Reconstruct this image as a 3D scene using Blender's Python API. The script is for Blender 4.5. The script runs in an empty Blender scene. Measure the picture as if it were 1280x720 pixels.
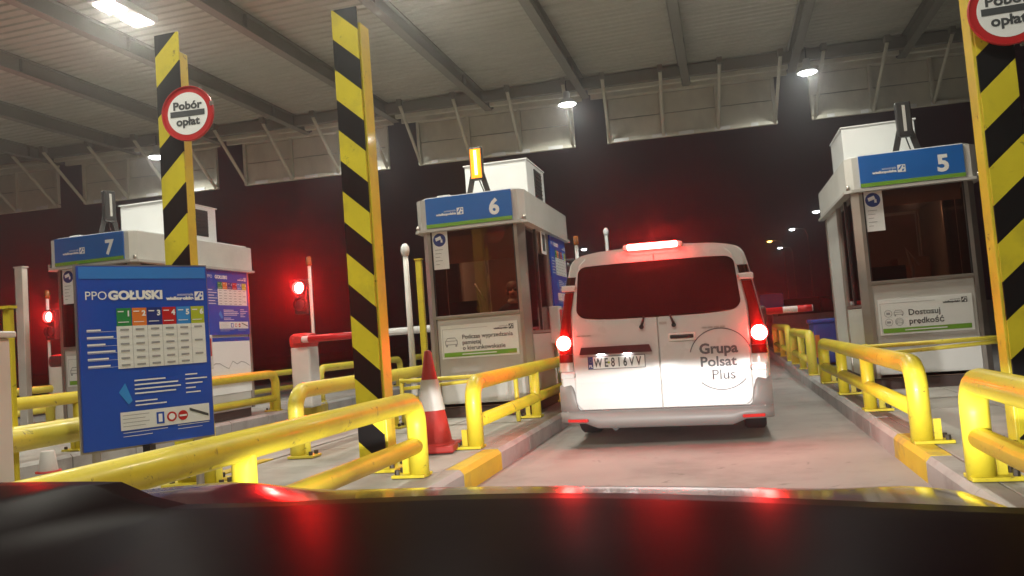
import bpy, bmesh, math, random
from mathutils import Vector, Matrix
R = math.radians
random.seed(7)
scene = bpy.context.scene
col = scene.collection

# ------------------------------------------------------------------ camera
YAW, PITCH, ROLL, FPX, CAMH = R(14.7), R(3.5), R(-4.4), 1000.0, 1.10
fwd = Vector((-math.sin(YAW)*math.cos(PITCH), math.cos(YAW)*math.cos(PITCH), math.sin(PITCH)))
right0 = Vector((math.cos(YAW), math.sin(YAW), 0)); up0 = right0.cross(fwd)
cr = right0*math.cos(ROLL) + up0*math.sin(ROLL)
cu = -right0*math.sin(ROLL) + up0*math.cos(ROLL)
cam_d = bpy.data.cameras.new('camera'); cam = bpy.data.objects.new('camera', cam_d); col.objects.link(cam)
cam_d.sensor_width = 36; cam_d.lens = 36*FPX/1280; cam_d.clip_start = .05; cam_d.clip_end = 2000
m = Matrix((cr, cu, -fwd)).transposed().to_4x4(); m.translation = Vector((0, 0, CAMH)); cam.matrix_world = m
scene.camera = cam
def at(px, py, ax, v):
    d = cr*((px-640)/FPX) - cu*((py-360)/FPX) + fwd
    k = 'XYZ'.index(ax); o = Vector((0, 0, CAMH)); return o + d*((v-o[k])/d[k])

# ------------------------------------------------------------------ night sky
w = bpy.data.worlds.new('World'); scene.world = w; w.use_nodes = True
nt = w.node_tree; nt.nodes.clear()
sky = nt.nodes.new('ShaderNodeTexSky'); sky.sky_type = 'NISHITA'; sky.sun_disc = False
sky.sun_elevation = R(-6); sky.sun_rotation = R(120)
bg1 = nt.nodes.new('ShaderNodeBackground'); bg1.inputs[1].default_value = .02
bg2 = nt.nodes.new('ShaderNodeBackground'); bg2.inputs[0].default_value = (1, .36, .52, 1); bg2.inputs[1].default_value = .005
ad = nt.nodes.new('ShaderNodeAddShader'); wo = nt.nodes.new('ShaderNodeOutputWorld')
nt.links.new(sky.outputs[0], bg1.inputs[0]); nt.links.new(bg1.outputs[0], ad.inputs[0]); nt.links.new(bg2.outputs[0], ad.inputs[1])
nt.links.new(ad.outputs[0], wo.inputs[0])
scene.view_settings.view_transform = 'Standard'; scene.view_settings.look = 'None'
scene.view_settings.exposure = 0.0; scene.view_settings.gamma = 1.0; scene.view_settings.use_curve_mapping = False
scene.cycles.use_denoising = True
scene.cycles.max_bounces = 6; scene.cycles.diffuse_bounces = 3; scene.cycles.glossy_bounces = 4
scene.cycles.transparent_max_bounces = 12; scene.cycles.volume_bounces = 0
scene.cycles.sample_clamp_indirect = 6; scene.cycles.caustics_reflective = False; scene.cycles.caustics_refractive = False
HIGH_BAY_W, FLOOD_W, HEAD_W = 85.0, 140.0, 1000.0

# ------------------------------------------------------------------ materials
MATS = {}
def M(name, c, rough=.5, metal=0., var=.12, vs=3., bump=0., bs=60., emit=None, es=0., coat=0., dirt=0., dirtc=(.06, .05, .04), ds=1.3, ramp=(.48, .72), streak=1., chips=0., chipc=(.10, .07, .03), cs=13.):
    if name in MATS: return MATS[name]
    m = bpy.data.materials.new(name); m.use_nodes = True; t = m.node_tree; b = t.nodes['Principled BSDF']
    b.inputs['Roughness'].default_value = rough; b.inputs['Metallic'].default_value = metal
    b.inputs['Coat Weight'].default_value = coat; b.inputs['Coat Roughness'].default_value = .08
    if emit:
        b.inputs['Base Color'].default_value = (*c, 1); b.inputs['Emission Color'].default_value = (*emit, 1); b.inputs['Emission Strength'].default_value = es
        MATS[name] = m; return m
    g = t.nodes.new('ShaderNodeNewGeometry'); L = t.links.new
    n1 = t.nodes.new('ShaderNodeTexNoise'); n1.inputs['Scale'].default_value = vs; n1.inputs['Detail'].default_value = 5; L(g.outputs['Position'], n1.inputs['Vector'])
    hv = t.nodes.new('ShaderNodeHueSaturation'); hv.inputs['Color'].default_value = (*c, 1)
    mr = t.nodes.new('ShaderNodeMapRange'); mr.inputs[1].default_value = .25; mr.inputs[2].default_value = .75; mr.inputs[3].default_value = 1-var; mr.inputs[4].default_value = 1+var
    L(n1.outputs[0], mr.inputs[0]); L(mr.outputs[0], hv.inputs['Value']); out = hv.outputs[0]
    if dirt > 0:
        mp = t.nodes.new('ShaderNodeMapping'); mp.inputs['Scale'].default_value = (1, 1, streak); L(g.outputs['Position'], mp.inputs[0])
        n2 = t.nodes.new('ShaderNodeTexNoise'); n2.inputs['Scale'].default_value = ds; n2.inputs['Detail'].default_value = 8; n2.inputs['Roughness'].default_value = .65
        L(mp.outputs[0], n2.inputs['Vector'])
        m2 = t.nodes.new('ShaderNodeMapRange'); m2.inputs[1].default_value = ramp[0]; m2.inputs[2].default_value = ramp[1]; m2.inputs[4].default_value = dirt
        L(n2.outputs[0], m2.inputs[0])
        mx = t.nodes.new('ShaderNodeMix'); mx.data_type = 'RGBA'; mx.inputs[7].default_value = (*dirtc, 1)
        L(m2.outputs[0], mx.inputs[0]); L(out, mx.inputs[6]); out = mx.outputs[2]
    if chips > 0:
        n4 = t.nodes.new('ShaderNodeTexNoise'); n4.inputs['Scale'].default_value = cs; n4.inputs['Detail'].default_value = 9; n4.inputs['Roughness'].default_value = .7; n4.inputs['Distortion'].default_value = .6; L(g.outputs['Position'], n4.inputs['Vector'])
        m4 = t.nodes.new('ShaderNodeMapRange'); m4.inputs[1].default_value = .62; m4.inputs[2].default_value = .66; m4.inputs[4].default_value = chips; L(n4.outputs[0], m4.inputs[0])
        x4 = t.nodes.new('ShaderNodeMix'); x4.data_type = 'RGBA'; x4.inputs[7].default_value = (*chipc, 1); L(m4.outputs[0], x4.inputs[0]); L(out, x4.inputs[6]); out = x4.outputs[2]
    L(out, b.inputs['Base Color'])
    r2 = t.nodes.new('ShaderNodeMapRange'); r2.inputs[3].default_value = max(0, rough-.1); r2.inputs[4].default_value = min(1, rough+.12); L(n1.outputs[0], r2.inputs[0]); L(r2.outputs[0], b.inputs['Roughness'])
    if bump > 0:
        n3 = t.nodes.new('ShaderNodeTexNoise'); n3.inputs['Scale'].default_value = bs; n3.inputs['Detail'].default_value = 4; L(g.outputs['Position'], n3.inputs['Vector'])
        bp = t.nodes.new('ShaderNodeBump'); bp.inputs['Strength'].default_value = bump; bp.inputs['Distance'].default_value = .01; L(n3.outputs[0], bp.inputs['Height']); L(bp.outputs[0], b.inputs['Normal'])
    MATS[name] = m; return m
def glass(name, tint, mixf=.12, rough=.03):
    m = bpy.data.materials.new(name); m.use_nodes = True; t = m.node_tree; t.nodes.clear(); L = t.links.new
    tr = t.nodes.new('ShaderNodeBsdfTransparent'); tr.inputs[0].default_value = (*tint, 1)
    gl = t.nodes.new('ShaderNodeBsdfGlossy'); gl.inputs['Roughness'].default_value = rough; gl.inputs[0].default_value = (.9, .9, .9, 1)
    lw = t.nodes.new('ShaderNodeFresnel'); lw.inputs[0].default_value = 1.5
    ma = t.nodes.new('ShaderNodeMath'); ma.operation = 'ADD'; ma.inputs[1].default_value = mixf; ma.use_clamp = True; L(lw.outputs[0], ma.inputs[0])
    mx = t.nodes.new('ShaderNodeMixShader'); L(ma.outputs[0], mx.inputs[0]); L(tr.outputs[0], mx.inputs[1]); L(gl.outputs[0], mx.inputs[2])
    o = t.nodes.new('ShaderNodeOutputMaterial'); L(mx.outputs[0], o.inputs[0]); MATS[name] = m; return m
def stripes(name, sgn, period=.48, slope=.9, phase=0.):
    """yellow and black hazard paint in the plate's own coordinates"""
    m = M(name, (.62, .52, .03), .45, dirt=.35, ds=4, ramp=(.5, .8), chips=.6, cs=9.); t = m.node_tree; L = t.links.new; b = t.nodes['Principled BSDF']
    src = b.inputs['Base Color'].links[0].from_socket
    tc = t.nodes.new('ShaderNodeTexCoord'); sx = t.nodes.new('ShaderNodeSeparateXYZ'); L(tc.outputs['Object'], sx.inputs[0])
    a = t.nodes.new('ShaderNodeMath'); a.operation = 'MULTIPLY_ADD'; a.inputs[1].default_value = sgn*slope; L(sx.outputs[0], a.inputs[0]); L(sx.outputs[2], a.inputs[2])
    d = t.nodes.new('ShaderNodeMath'); d.operation = 'MULTIPLY_ADD'; d.inputs[1].default_value = 1/period; d.inputs[2].default_value = 20+phase; L(a.outputs[0], d.inputs[0])
    f = t.nodes.new('ShaderNodeMath'); f.operation = 'FRACT'; L(d.outputs[0], f.inputs[0])
    g = t.nodes.new('ShaderNodeMath'); g.operation = 'GREATER_THAN'; g.inputs[1].default_value = .5; L(f.outputs[0], g.inputs[0])
    mx = t.nodes.new('ShaderNodeMix'); mx.data_type = 'RGBA'; mx.inputs[7].default_value = (.006, .006, .0065, 1); b.inputs['Specular IOR Level'].default_value = .2; L(g.outputs[0], mx.inputs[0]); L(src, mx.inputs[6]); L(mx.outputs[2], b.inputs['Base Color'])
    return m

M('asphalt', (.31, .29, .275), .75, var=.14, vs=1.2, bump=.4, bs=90, dirt=.55, dirtc=(.13, .12, .11), ds=1.1, ramp=(.5, .72), streak=1., chips=.5, chipc=(.08, .075, .07), cs=5.)
M('ground', (.06, .058, .05), .9, bump=.3)
M('joint', (.07, .065, .06), .9)
M('concrete', (.36, .34, .31), .8, var=.14, bump=.3, bs=70, dirt=.45, dirtc=(.15, .13, .11), ds=1.6)
M('concrete_b', (.42, .40, .37), .8, var=.14, bump=.3, bs=70, dirt=.4, dirtc=(.16, .14, .12), ds=2.1)
M('kerb', (.37, .36, .345), .75, var=.15, bump=.3, bs=60, dirt=.55, dirtc=(.12, .10, .09), ds=2.5)
M('kerb_yellow', (.62, .45, .03), .6, bump=.3, bs=60, dirt=.55, dirtc=(.2, .17, .12), ds=3.5, ramp=(.5, .65))
M('yellow', (.68, .56, .035), .40, var=.1, coat=.1, chips=.75, dirt=.45, dirtc=(.30, .21, .05), ds=3.2, ramp=(.5, .75), bump=.05, bs=25)
M('yellow_pale', (.72, .61, .07), .40, var=.08, coat=.1, chips=.7, dirt=.35, dirtc=(.32, .26, .1), ds=3.0, ramp=(.5, .75))
M('bolt', (.06, .05, .04), .5, metal=.6)
M('deck', (.42, .41, .34), .55, var=.06, dirt=.25, dirtc=(.25, .23, .19), ds=.5)
M('beam', (.22, .21, .175), .55, var=.1, dirt=.3, dirtc=(.14, .12, .1), ds=1.5)
M('fascia', (.68, .65, .53), .6, var=.08, dirt=.35, dirtc=(.25, .22, .17), ds=1.2, streak=.4)
M('white_trim', (.75, .74, .70), .5, var=.06)
M('booth_grey', (.50, .49, .46), .45, var=.05, dirt=.25, dirtc=(.25, .23, .2), ds=1.8)
M('booth_white', (.66, .66, .62), .42, var=.04, dirt=.2, dirtc=(.33, .3, .26), ds=1.8)
M('steel', (.42, .38, .34), .32, metal=.75, var=.1)
M('plinth', (.08, .05, .045), .6)
M('unit_white', (.80, .82, .82), .4, var=.03)
M('blue', (.008, .075, .46), .35, var=.05)
M('blue_light', (.03, .20, .60), .35, var=.05)
M('blue_header', (.01, .13, .47), .33, var=.05)
M('green', (.16, .36, .03), .4, var=.05)
M('green_dark', (.02, .24, .06), .4, var=.05)
M('lime', (.42, .50, .03), .4, var=.05)
M('orange', (.72, .20, .03), .4, var=.05)
M('navy', (.012, .035, .20), .4, var=.05)
M('red', (.50, .014, .016), .4, var=.05)
M('sky_blue', (.03, .26, .68), .4, var=.05)
M('paper', (.74, .76, .74), .5, var=.03)
M('print_white', (.82, .83, .82), .5, var=.02)
M('print_grey', (.30, .31, .32), .5, var=.02)
M('print_dark', (.06, .065, .07), .5, var=.02)
M('dark_trim', (.07, .012, .012), .3, coat=.5)
M('logo_grey', (.09, .09, .10), .5, var=.02)
M('black', (.012, .012, .013), .45, var=.1)
M('rubber', (.015, .015, .016), .8, bump=.2)
M('dark_metal', (.05, .05, .05), .4, metal=.4)
M('red_plastic', (.50, .03, .025), .45, var=.1, dirt=.25, dirtc=(.2, .04, .03), ds=4)
M('cone_red', (.36, .018, .014), .55, var=.15, chips=.5, chipc=(.05, .02, .02), dirt=.45, dirtc=(.15, .03, .02), ds=6)
M('cone_white', (.52, .50, .47), .5, dirt=.35, dirtc=(.35, .3, .26), ds=8)
M('cabinet_white', (.62, .61, .57), .5, dirt=.25, dirtc=(.35, .32, .27), ds=2)
M('van_white', (.56, .55, .54), .28, var=.02, coat=.6, dirt=.22, dirtc=(.42, .38, .34), ds=1.8)
M('van_bumper', (.20, .185, .18), .45, var=.05, dirt=.4, dirtc=(.26, .23, .2), ds=2.5)
M('van_glass', (.012, .008, .008), .06, var=.0, coat=1.)
M('lens_red', (.17, .005, .004), .15, coat=.8, var=.05)
M('lens_amber_off', (.30, .09, .01), .25, coat=.5)
M('lens_clear', (.7, .68, .66), .2, coat=.6)
M('brake_lit', (.5, .01, .01), .3, emit=(1, .026, .021), es=270)
M('brake_strip_lit', (.5, .01, .01), .3, emit=(1, .024, .02), es=150)
M('signal_red_lit', (.5, .01, .01), .3, emit=(1, .012, .010), es=700)
M('beacon_lit', (.6, .3, .02), .3, emit=(1, .60, .06), es=30)
M('beacon_panel_lit', (.5, .15, .01), .4, emit=(1, .27, .01), es=2.2)
M('plate_lamp_lit', (.8, .8, .8), .3, emit=(1, .97, 1), es=30)
M('cabin_lamp_lit', (.9, .9, .8), .3, emit=(1, .8, .6), es=3)
M('lamp_panel_lit', (.9, .9, .9), .3, emit=(1, .97, .90), es=22)
M('lamp_disc_lit', (.9, .9, .9), .3, emit=(.95, 1, 1), es=30)
M('street_white_lit', (.9, .9, .9), .3, emit=(.95, .95, 1), es=22)
M('street_orange_lit', (.9, .6, .3), .3, emit=(1, .45, .1), es=22)
M('hood_paint', (.04, .004, .008), .18, var=.05, coat=.6)
M('dash', (.0045, .0012, .0018), .32)
MATS['dash'].node_tree.nodes['Principled BSDF'].inputs['Specular IOR Level'].default_value = .006
M('hair', (.05, .03, .02), .6); M('skin', (.58, .36, .27), .55, var=.05); M('jacket', (.02, .022, .03), .8); M('scarf', (.6, .58, .58), .8)
M('reflection_band', (.62, .40, .25), .8, var=.08); M('interior', (.30, .18, .12), .7, var=.1); M('screen_off', (.02, .02, .025), .2); M('desk_wood', (.22, .15, .10), .6)
M('blue_bin', (.015, .05, .30), .45); M('dark_car', (.02, .02, .024), .35, coat=.6); M('reflector_red', (.55, .02, .02), .15, coat=.7)
glass('booth_glass', (.66, .52, .44), .0)
glass('clear_glass', (.9, .9, .9), .02)
stripes('hazard_down_right', 1., phase=.22); stripes('hazard_down_left', -1., phase=-.36); stripes('hazard_down_left_b', -1., phase=-.60)

# ------------------------------------------------------------------ mesh helpers
_txt = {}
def text_mesh(s, size, bold=0.0, align='LEFT'):
    k = (s, size, bold, align)
    if k not in _txt:
        cd = bpy.data.curves.new('t', 'FONT'); cd.body = s; cd.size = size; cd.offset = bold; cd.align_x = align; cd.resolution_u = 3
        o = bpy.data.objects.new('t', cd); col.objects.link(o); dg = bpy.context.evaluated_depsgraph_get(); dg.update()
        me = bpy.data.meshes.new_from_object(o.evaluated_get(dg))
        _txt[k] = ([(v.co.x, v.co.y) for v in me.vertices], [tuple(p.vertices) for p in me.polygons])
        bpy.data.objects.remove(o); bpy.data.curves.remove(cd); bpy.data.meshes.remove(me)
    return _txt[k]
class MB:
    def __init__(s): s.v = []; s.f = []; s.m = []; s.s = []
    def add(s, vs, fs, mi=0, smooth=False):
        b = len(s.v); s.v += [tuple(v) for v in vs]
        for f in fs: s.f.append(tuple(b+i for i in f)); s.m.append(mi); s.s.append(smooth)
        return s
    def box(s, c, d, mi=0, bev=0., rot=None):
        x, y, z = d[0]/2, d[1]/2, d[2]/2; c = Vector(c)
        if bev <= 0:
            vs = [Vector((i*x, j*y, k*z)) for i in (-1, 1) for j in (-1, 1) for k in (-1, 1)]
            fs = [(0, 1, 3, 2), (4, 6, 7, 5), (0, 4, 5, 1), (2, 3, 7, 6), (0, 2, 6, 4), (1, 5, 7, 3)]
        else:
            bm = bmesh.new(); bmesh.ops.create_cube(bm, size=1)
            for v in bm.verts: v.co = (v.co.x*d[0], v.co.y*d[1], v.co.z*d[2])
            bmesh.ops.bevel(bm, geom=bm.edges[:], offset=min(bev, x*.9, y*.9, z*.9), segments=2, affect='EDGES', profile=.5)
            bm.verts.ensure_lookup_table(); vs = [v.co.copy() for v in bm.verts]; fs = [tuple(v.index for v in f.verts) for f in bm.faces]; bm.free()
        if rot is not None: vs = [rot @ v for v in vs]
        return s.add([v+c for v in vs], fs, mi)
    def tube(s, pts, r, n=12, mi=0, caps=True, smooth=True):
        P = [Vector(p) for p in pts]; rs = r if isinstance(r, (list, tuple)) else [r]*len(P)
        rings = []; prev = None
        for i, p in enumerate(P):
            t = (P[min(i+1, len(P)-1)] - P[max(i-1, 0)]).normalized()
            if prev is None:
                a = Vector((0, 0, 1)) if abs(t.z) < .9 else Vector((1, 0, 0)); u = t.cross(a).normalized()
            else: u = (prev - t*prev.dot(t)).normalized()
            prev = u; v = t.cross(u)
            rings.append([p + (u*math.cos(k*2*math.pi/n) + v*math.sin(k*2*math.pi/n))*rs[i] for k in range(n)])
        vs = [q for ring in rings for q in ring]; fs = []
        for i in range(len(P)-1):
            for k in range(n): fs.append((i*n+k, i*n+(k+1) % n, (i+1)*n+(k+1) % n, (i+1)*n+k))
        b = len(s.v); s.add(vs, fs, mi, smooth)
        if caps:
            s.f.append(tuple(b+k for k in reversed(range(n)))); s.m.append(mi); s.s.append(False)
            s.f.append(tuple(b+(len(P)-1)*n+k for k in range(n))); s.m.append(mi); s.s.append(False)
        return s
    def lathe(s, prof, c=(0, 0, 0), n=20, mi=0, axis='Z', smooth=True):
        vs = []; c = Vector(c)
        for r, h in prof:
            for k in range(n):
                a = 2*math.pi*k/n; x, y = r*math.cos(a), r*math.sin(a)
                vs.append(c + (Vector((x, y, h)) if axis == 'Z' else Vector((x, -h, y)) if axis == '-Y' else Vector((h, x, y))))
        fs = [(i*n+k, i*n+(k+1) % n, (i+1)*n+(k+1) % n, (i+1)*n+k) for i in range(len(prof)-1) for k in range(n)]
        return s.add(vs, fs, mi, smooth)
    def prism(s, poly, h0, h1, fr=None, mi=0, top=True, bottom=True):
        fr = fr or (lambda a, b, h: Vector((a, b, h))); n = len(poly)
        vs = [fr(a, b, h0) for a, b in poly] + [fr(a, b, h1) for a, b in poly]
        fs = [(i, (i+1) % n, n+(i+1) % n, n+i) for i in range(n)]
        if top: fs.append(tuple(range(n, 2*n)))
        if bottom: fs.append(tuple(reversed(range(n))))
        return s.add(vs, fs, mi)
    def text(s, fr, st, size, x, y, mi=0, bold=0., align='LEFT', h=0., sx=1.):
        if 'ę' in st:
            w0 = max(v[0] for v in text_mesh(st.split('ę')[0]+'e', size, bold)[0]); hv, hf = text_mesh(',', size*.9, bold)
            s.add([fr(x+w0*sx+(a-.30*size)*sx, y+b, h) for a, b in hv], hf, mi); st = st.replace('ę', 'e')
        vs, fs = text_mesh(st, size, bold, align); return s.add([fr(x+a*sx, y+b, h) for a, b in vs], fs, mi)
    def rect(s, fr, x0, y0, x1, y1, mi=0, h=0.): return s.add([fr(x0, y0, h), fr(x1, y0, h), fr(x1, y1, h), fr(x0, y1, h)], [(0, 1, 2, 3)], mi)
    def disc(s, fr, x, y, r, mi=0, h=0., r0=0., n=28, a0=0., a1=2*math.pi):
        ang = [a0+(a1-a0)*k/n for k in range(n+1)]
        if r0 <= 0: return s.add([fr(x+r*math.cos(a), y+r*math.sin(a), h) for a in ang[:-1]], [tuple(range(n))], mi)
        vs = [fr(x+q*math.cos(a), y+q*math.sin(a), h) for a in ang for q in (r0, r)]
        return s.add(vs, [(2*k, 2*k+1, 2*k+3, 2*k+2) for k in range(n)], mi)
    def mesh(s, name, mats):
        me = bpy.data.meshes.new(name); me.from_pydata(s.v, [], s.f)
        for q in (mats if isinstance(mats, (list, tuple)) else [mats]): me.materials.append(MATS[q])
        me.polygons.foreach_set('material_index', s.m); me.polygons.foreach_set('use_smooth', s.s)
        bm = bmesh.new(); bm.from_mesh(me); bmesh.ops.recalc_face_normals(bm, faces=bm.faces[:]); bm.to_mesh(me); bm.free(); me.update(); return me
    def build(s, name, mats, parent=None, loc=None): return place(name, s.mesh(name, mats), parent, loc)
def place(name, me, parent=None, loc=None):
    o = bpy.data.objects.new(name, me); col.objects.link(o); o.parent = parent
    if loc is not None: o.location = loc
    return o
def tag(o, label=None, cat=None, group=None, kind=None):
    for k, v in (('label', label), ('category', cat), ('group', group), ('kind', kind)):
        if v: o[k] = v
    return o
def thing(name, label, cat, loc=(0, 0, 0), rz=0., group=None):
    o = bpy.data.objects.new(name, None); col.objects.link(o); o.empty_display_size = .1; o.location = loc; o.rotation_euler = (0, 0, rz); return tag(o, label, cat, group)
def copy_tree(o, parent=None):
    c = o.copy(); col.objects.link(c); c.parent = parent
    for ch in list(o.children): copy_tree(ch, c)
    return c
def front(ox, oy, oz):      # frame on a face that looks towards -Y
    return lambda a, b, h=0.: Vector((ox+a, oy-h, oz+b))
def side_r(ox, oy, oz):     # frame on a face that looks towards +X
    return lambda a, b, h=0.: Vector((ox+h, oy+a, oz+b))
def relabel(o, label):
    o['label'] = label; return o

# ------------------------------------------------------------------ ground, lanes, islands
LK, RK, IZ = -1.92, 1.12, .17
ISL = [(1.12, 3.42, 'right'), (-4.20, -1.92, 'mid'), (-9.50, -7.22, 'left'), (-14.8, -12.52, 'far')]
tag(MB().box((0, 200, -.06), (900, 900, .1)).build('ground', 'ground'), kind='structure')
lane = MB()
lane.add([(-24, -6, 0), (14, -6, 0), (14, 34, 0), (-24, 34, 0)], [(0, 1, 2, 3)])
tag(lane.build('road', 'asphalt'), kind='structure')
tag(MB().add([(-30, 34, -.004), (40, 34, -.004), (60, 160, -.004), (-10, 160, -.004)], [(0, 1, 2, 3)]).build('far_road', 'asphalt'), kind='structure')
def kerb_mesh(flip, mat):
    p = [(0, -.03), (0, .135), (.03, IZ), (.15, IZ), (.15, -.03)]
    if flip: p = [(-a, b) for a, b in p]
    return MB().prism(p, .006, .994, lambda a, b, h: Vector((a, h, b))).mesh('kerb_stone', mat)
KM = {(f, q): kerb_mesh(f, q) for f in (0, 1) for q in ('kerb', 'kerb_yellow')}
for x0, x1, nm in ISL:
    y0, y1 = -3, 27
    isl = MB().box(((x0+x1)/2, (y0+y1)/2, .06), (x1-x0-.32, y1-y0, .16)).build('traffic_island', 'joint'); tag(isl, kind='structure')
    dy = 0. if nm == 'right' else -.35
    for j in range(y0, y1):
        for xx, fl in ((x0, 0), (x1, 1)):
            yel = (j == 5 and nm in ('right', 'mid')) or (j == 12 and nm in ('left', 'far')) or j == y0 or j == y1-1
            o = place('kerb_stone', KM[(fl, 'kerb_yellow' if yel else 'kerb')], isl, (xx, j+(.5 if not fl or nm != 'mid' else .55), random.uniform(-.004, .004)))
    nx = 2; wd = (x1-x0-.32)/nx
    sm = [MB().box((0, 0, 0), (wd-.012, .985, .05), bev=.006).mesh('paving_slab', q) for q in ('concrete', 'concrete_b')]
    for j in range(y0, y1):
        for i in range(nx): place('paving_slab', sm[random.random() < .4], isl, (x0+.16+wd*(i+.5), j+.5+.5*(i % 2), IZ-.029+random.uniform(-.003, .003)))

# ------------------------------------------------------------------ canopy
SK = .085; SKA = math.atan(SK); ZB = 5.8
BX = [-.33+2*k for k in range(-8, 6)]
can = thing('toll_canopy', 'big pale canopy with corrugated ceiling, ribs and hanging edge panels over the toll lanes', 'canopy')
def edgeY(x): return 15.55+SK*x
YB = -5.0
def ibeam(L_, hh=.26, ww=.15, tf=.022):
    p = [(-ww/2, 0), (ww/2, 0), (ww/2, tf), (.012, tf), (.012, hh-tf), (ww/2, hh-tf), (ww/2, hh), (-ww/2, hh), (-ww/2, hh-tf), (-.012, hh-tf), (-.012, tf), (-ww/2, tf)]
    return p
for x in BX:
    ye = edgeY(x)+.55
    MB().prism(ibeam(0), YB, ye, lambda a, b, h, x=x: Vector((x+a, h, ZB+b))).build('roof_beam', 'beam', can)
    sm_ = MB().box((.045, 0, 0), (.06, .012, .21)).mesh('stiffener', 'beam')
    for yy in (2., 6., 10., 14.): place('stiffener', sm_, can, (x, yy, ZB+.13))
    cy_ = edgeY(x)
    MB().tube([(x-.10, YB, ZB+.235), (x-.10, cy_-.1, ZB+.235)], .016, 6).build('conduit', 'white_trim' if int(x*10) % 3 else 'beam', can)
    for yy in (7., 12.2): MB().box((x-.09, yy+.3*math.sin(x*5), ZB+.21), (.09, .12, .09)).build('junction_box', 'booth_grey', can)
for i in range(len(BX)-1):
    xa, xb = BX[i]+.0, BX[i+1]-.0
    b = MB(); prof = []; y = YB; k = 0
    while y < edgeY(xb)+.1:
        prof += [(y, 0), (y+.07, 0), (y+.09, .022), (y+.16, .022)]; y += .18
    vs = []; zt = ZB+.265
    for yy, zz in prof:
        vs += [(xa+.004, yy, zt+zz), (xb-.004, yy, zt+zz)]
    b.add(vs, [(2*q, 2*q+1, 2*q+3, 2*q+2) for q in range(len(prof)-1)])
    n0 = len(vs)
    b.box(((xa+xb)/2, (YB+edgeY(xb))/2, zt+.09), (xb-xa-.01, edgeY(xb)-YB, .05))
    b.build('deck_panel', 'deck', can)
    # edge beam between the ribs, light rail below it
    rz = Matrix.Rotation(SKA, 3, 'Z'); xm = (xa+xb)/2
    MB().box((xm, edgeY(xm), ZB+.13), (2-.03, .12, .22), rot=rz, bev=.01).build('edge_beam', 'beam', can)
    MB().box((xm, edgeY(xm)+.32, ZB+.07), (2-.17, .10, .12), rot=rz, bev=.01).build('edge_rail', 'fascia', can)
    MB().box((xm, edgeY(xm)+.62, ZB+.06), (2-.17, .06, .16), rot=rz, bev=.01).build('edge_rail', 'fascia', can)
def fascia(cx, wdt, last=False):
    o = bpy.data.objects.new('fascia_frame', None)
    y = edgeY(cx)+.85; F0, F1 = 4.90, ZB+.10
    fr = MB(); h = wdt/2
    fr.box((0, 0, F0+.03), (wdt, .09, .06)); fr.box((0, 0, F1-.04), (wdt, .09, .08))
    for k in range(4): fr.box((-h+.03+k*(wdt-.06)/3, .002, (F0+F1)/2), (.06, .095, F1-F0-.16))
    o = fr.build('fascia_frame', 'fascia', can); o.location = (cx, y, 0); o.rotation_euler = (0, 0, SKA)
    for k in range(3):
        for r_ in range(2):
            ww = (wdt-.06)/3-.06; hh = (F1-F0-.14)/2
            MB().box((-h+.03+(k+.5)*(wdt-.06)/3, .03+.012*r_, F0+.06+hh*(r_+.5)), (ww-.006, .03, hh-.016), bev=.006).build('fascia_board', 'fascia', o)
    for k in range(4):
        x = -h+.05+k*(wdt-.1)/3
        MB().tube([(x, -1.28, ZB+.04), (x, -.02, F0+.02)], .034, 8, smooth=True).build('strut', 'fascia', o)
        MB().box((x, -1.28, ZB+.1), (.09, .14, .12)).build('strut_foot', 'beam', o)
    for k in range(5): MB().box((-h+.35+k*(wdt-.7)/4+random.uniform(-.1, .1), -.055, F0+.03), (random.choice((.14, .3)), .014, .07)).build('edge_clip', 'white_trim', o)
for cx in (-16.33, -12.33, -8.33, -4.33, -.33, 3.67, 7.67): fascia(cx, 3.36)
for x0, x1, nm in ISL:
    cx = (x0+x1)/2
    MB().box((cx, .3, (IZ+ZB)/2-.02), (.32, .32, ZB-IZ-.02), bev=.02).build('canopy_column', 'beam', can)
    MB().box((cx, .3, IZ+.012), (.5, .5, .025)).build('base_plate', 'beam', can)
for yy in (.3,): MB().box((-4.33, yy, ZB-.17), (26, .22, .30), bev=.01).build('cross_beam', 'beam', can)

def area_light(name, parent, loc, sx, sy, W, c, spread=170):
    d = bpy.data.lights.new(name, 'AREA'); d.shape = 'RECTANGLE'; d.size = sx; d.size_y = sy; d.energy = W; d.color = c; d.spread = R(spread)
    o = bpy.data.objects.new(name, d); col.objects.link(o); o.parent = parent; o.location = loc; return o
# pendant high-bay lamps along the canopy edge
def high_bay(x, y, z, label):
    t = thing('high_bay_lamp', label, 'lamp', (x, y, z), 0, 'round pendant lamps along the canopy edge')
    MB().tube([(0, 0, .22), (0, 0, ZB+.1-z)], .012, 8).build('pendant_rod', 'dark_metal', t)
    MB().lathe([(0, .24), (.05, .24), (.065, .2), (.065, .1), (.11, .08), (.17, .0), (.165, -.012)], n=20).build('reflector', 'booth_grey', t)
    MB().lathe([(.163, -.008), (.12, -.03), (0, -.036)], n=20).build('lamp_lens', 'lamp_disc_lit', t)
    area_light('lamp_light', t, (0, 0, -.042), .26, .26, HIGH_BAY_W, (.98, 1, .93), 158).data.shape = 'DISK'
p = at(709, 130, 'Z', 5.45); high_bay(p.x, p.y, 5.45, 'round white pendant lamp hanging from the canopy edge above the van')
p = at(1009, 90, 'Z', 5.45); high_bay(p.x, p.y, 5.45, 'round white pendant lamp hanging from the canopy edge beside booth 5')
p = at(196, 196, 'Z', 5.45); high_bay(p.x, p.y, 5.45, 'round white pendant lamp hanging from the canopy edge behind the post with the round sign')
high_bay(-6.75, 14.6, 5.45, 'round white pendant lamp hanging from the canopy edge behind the striped post beside the cone')
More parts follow.
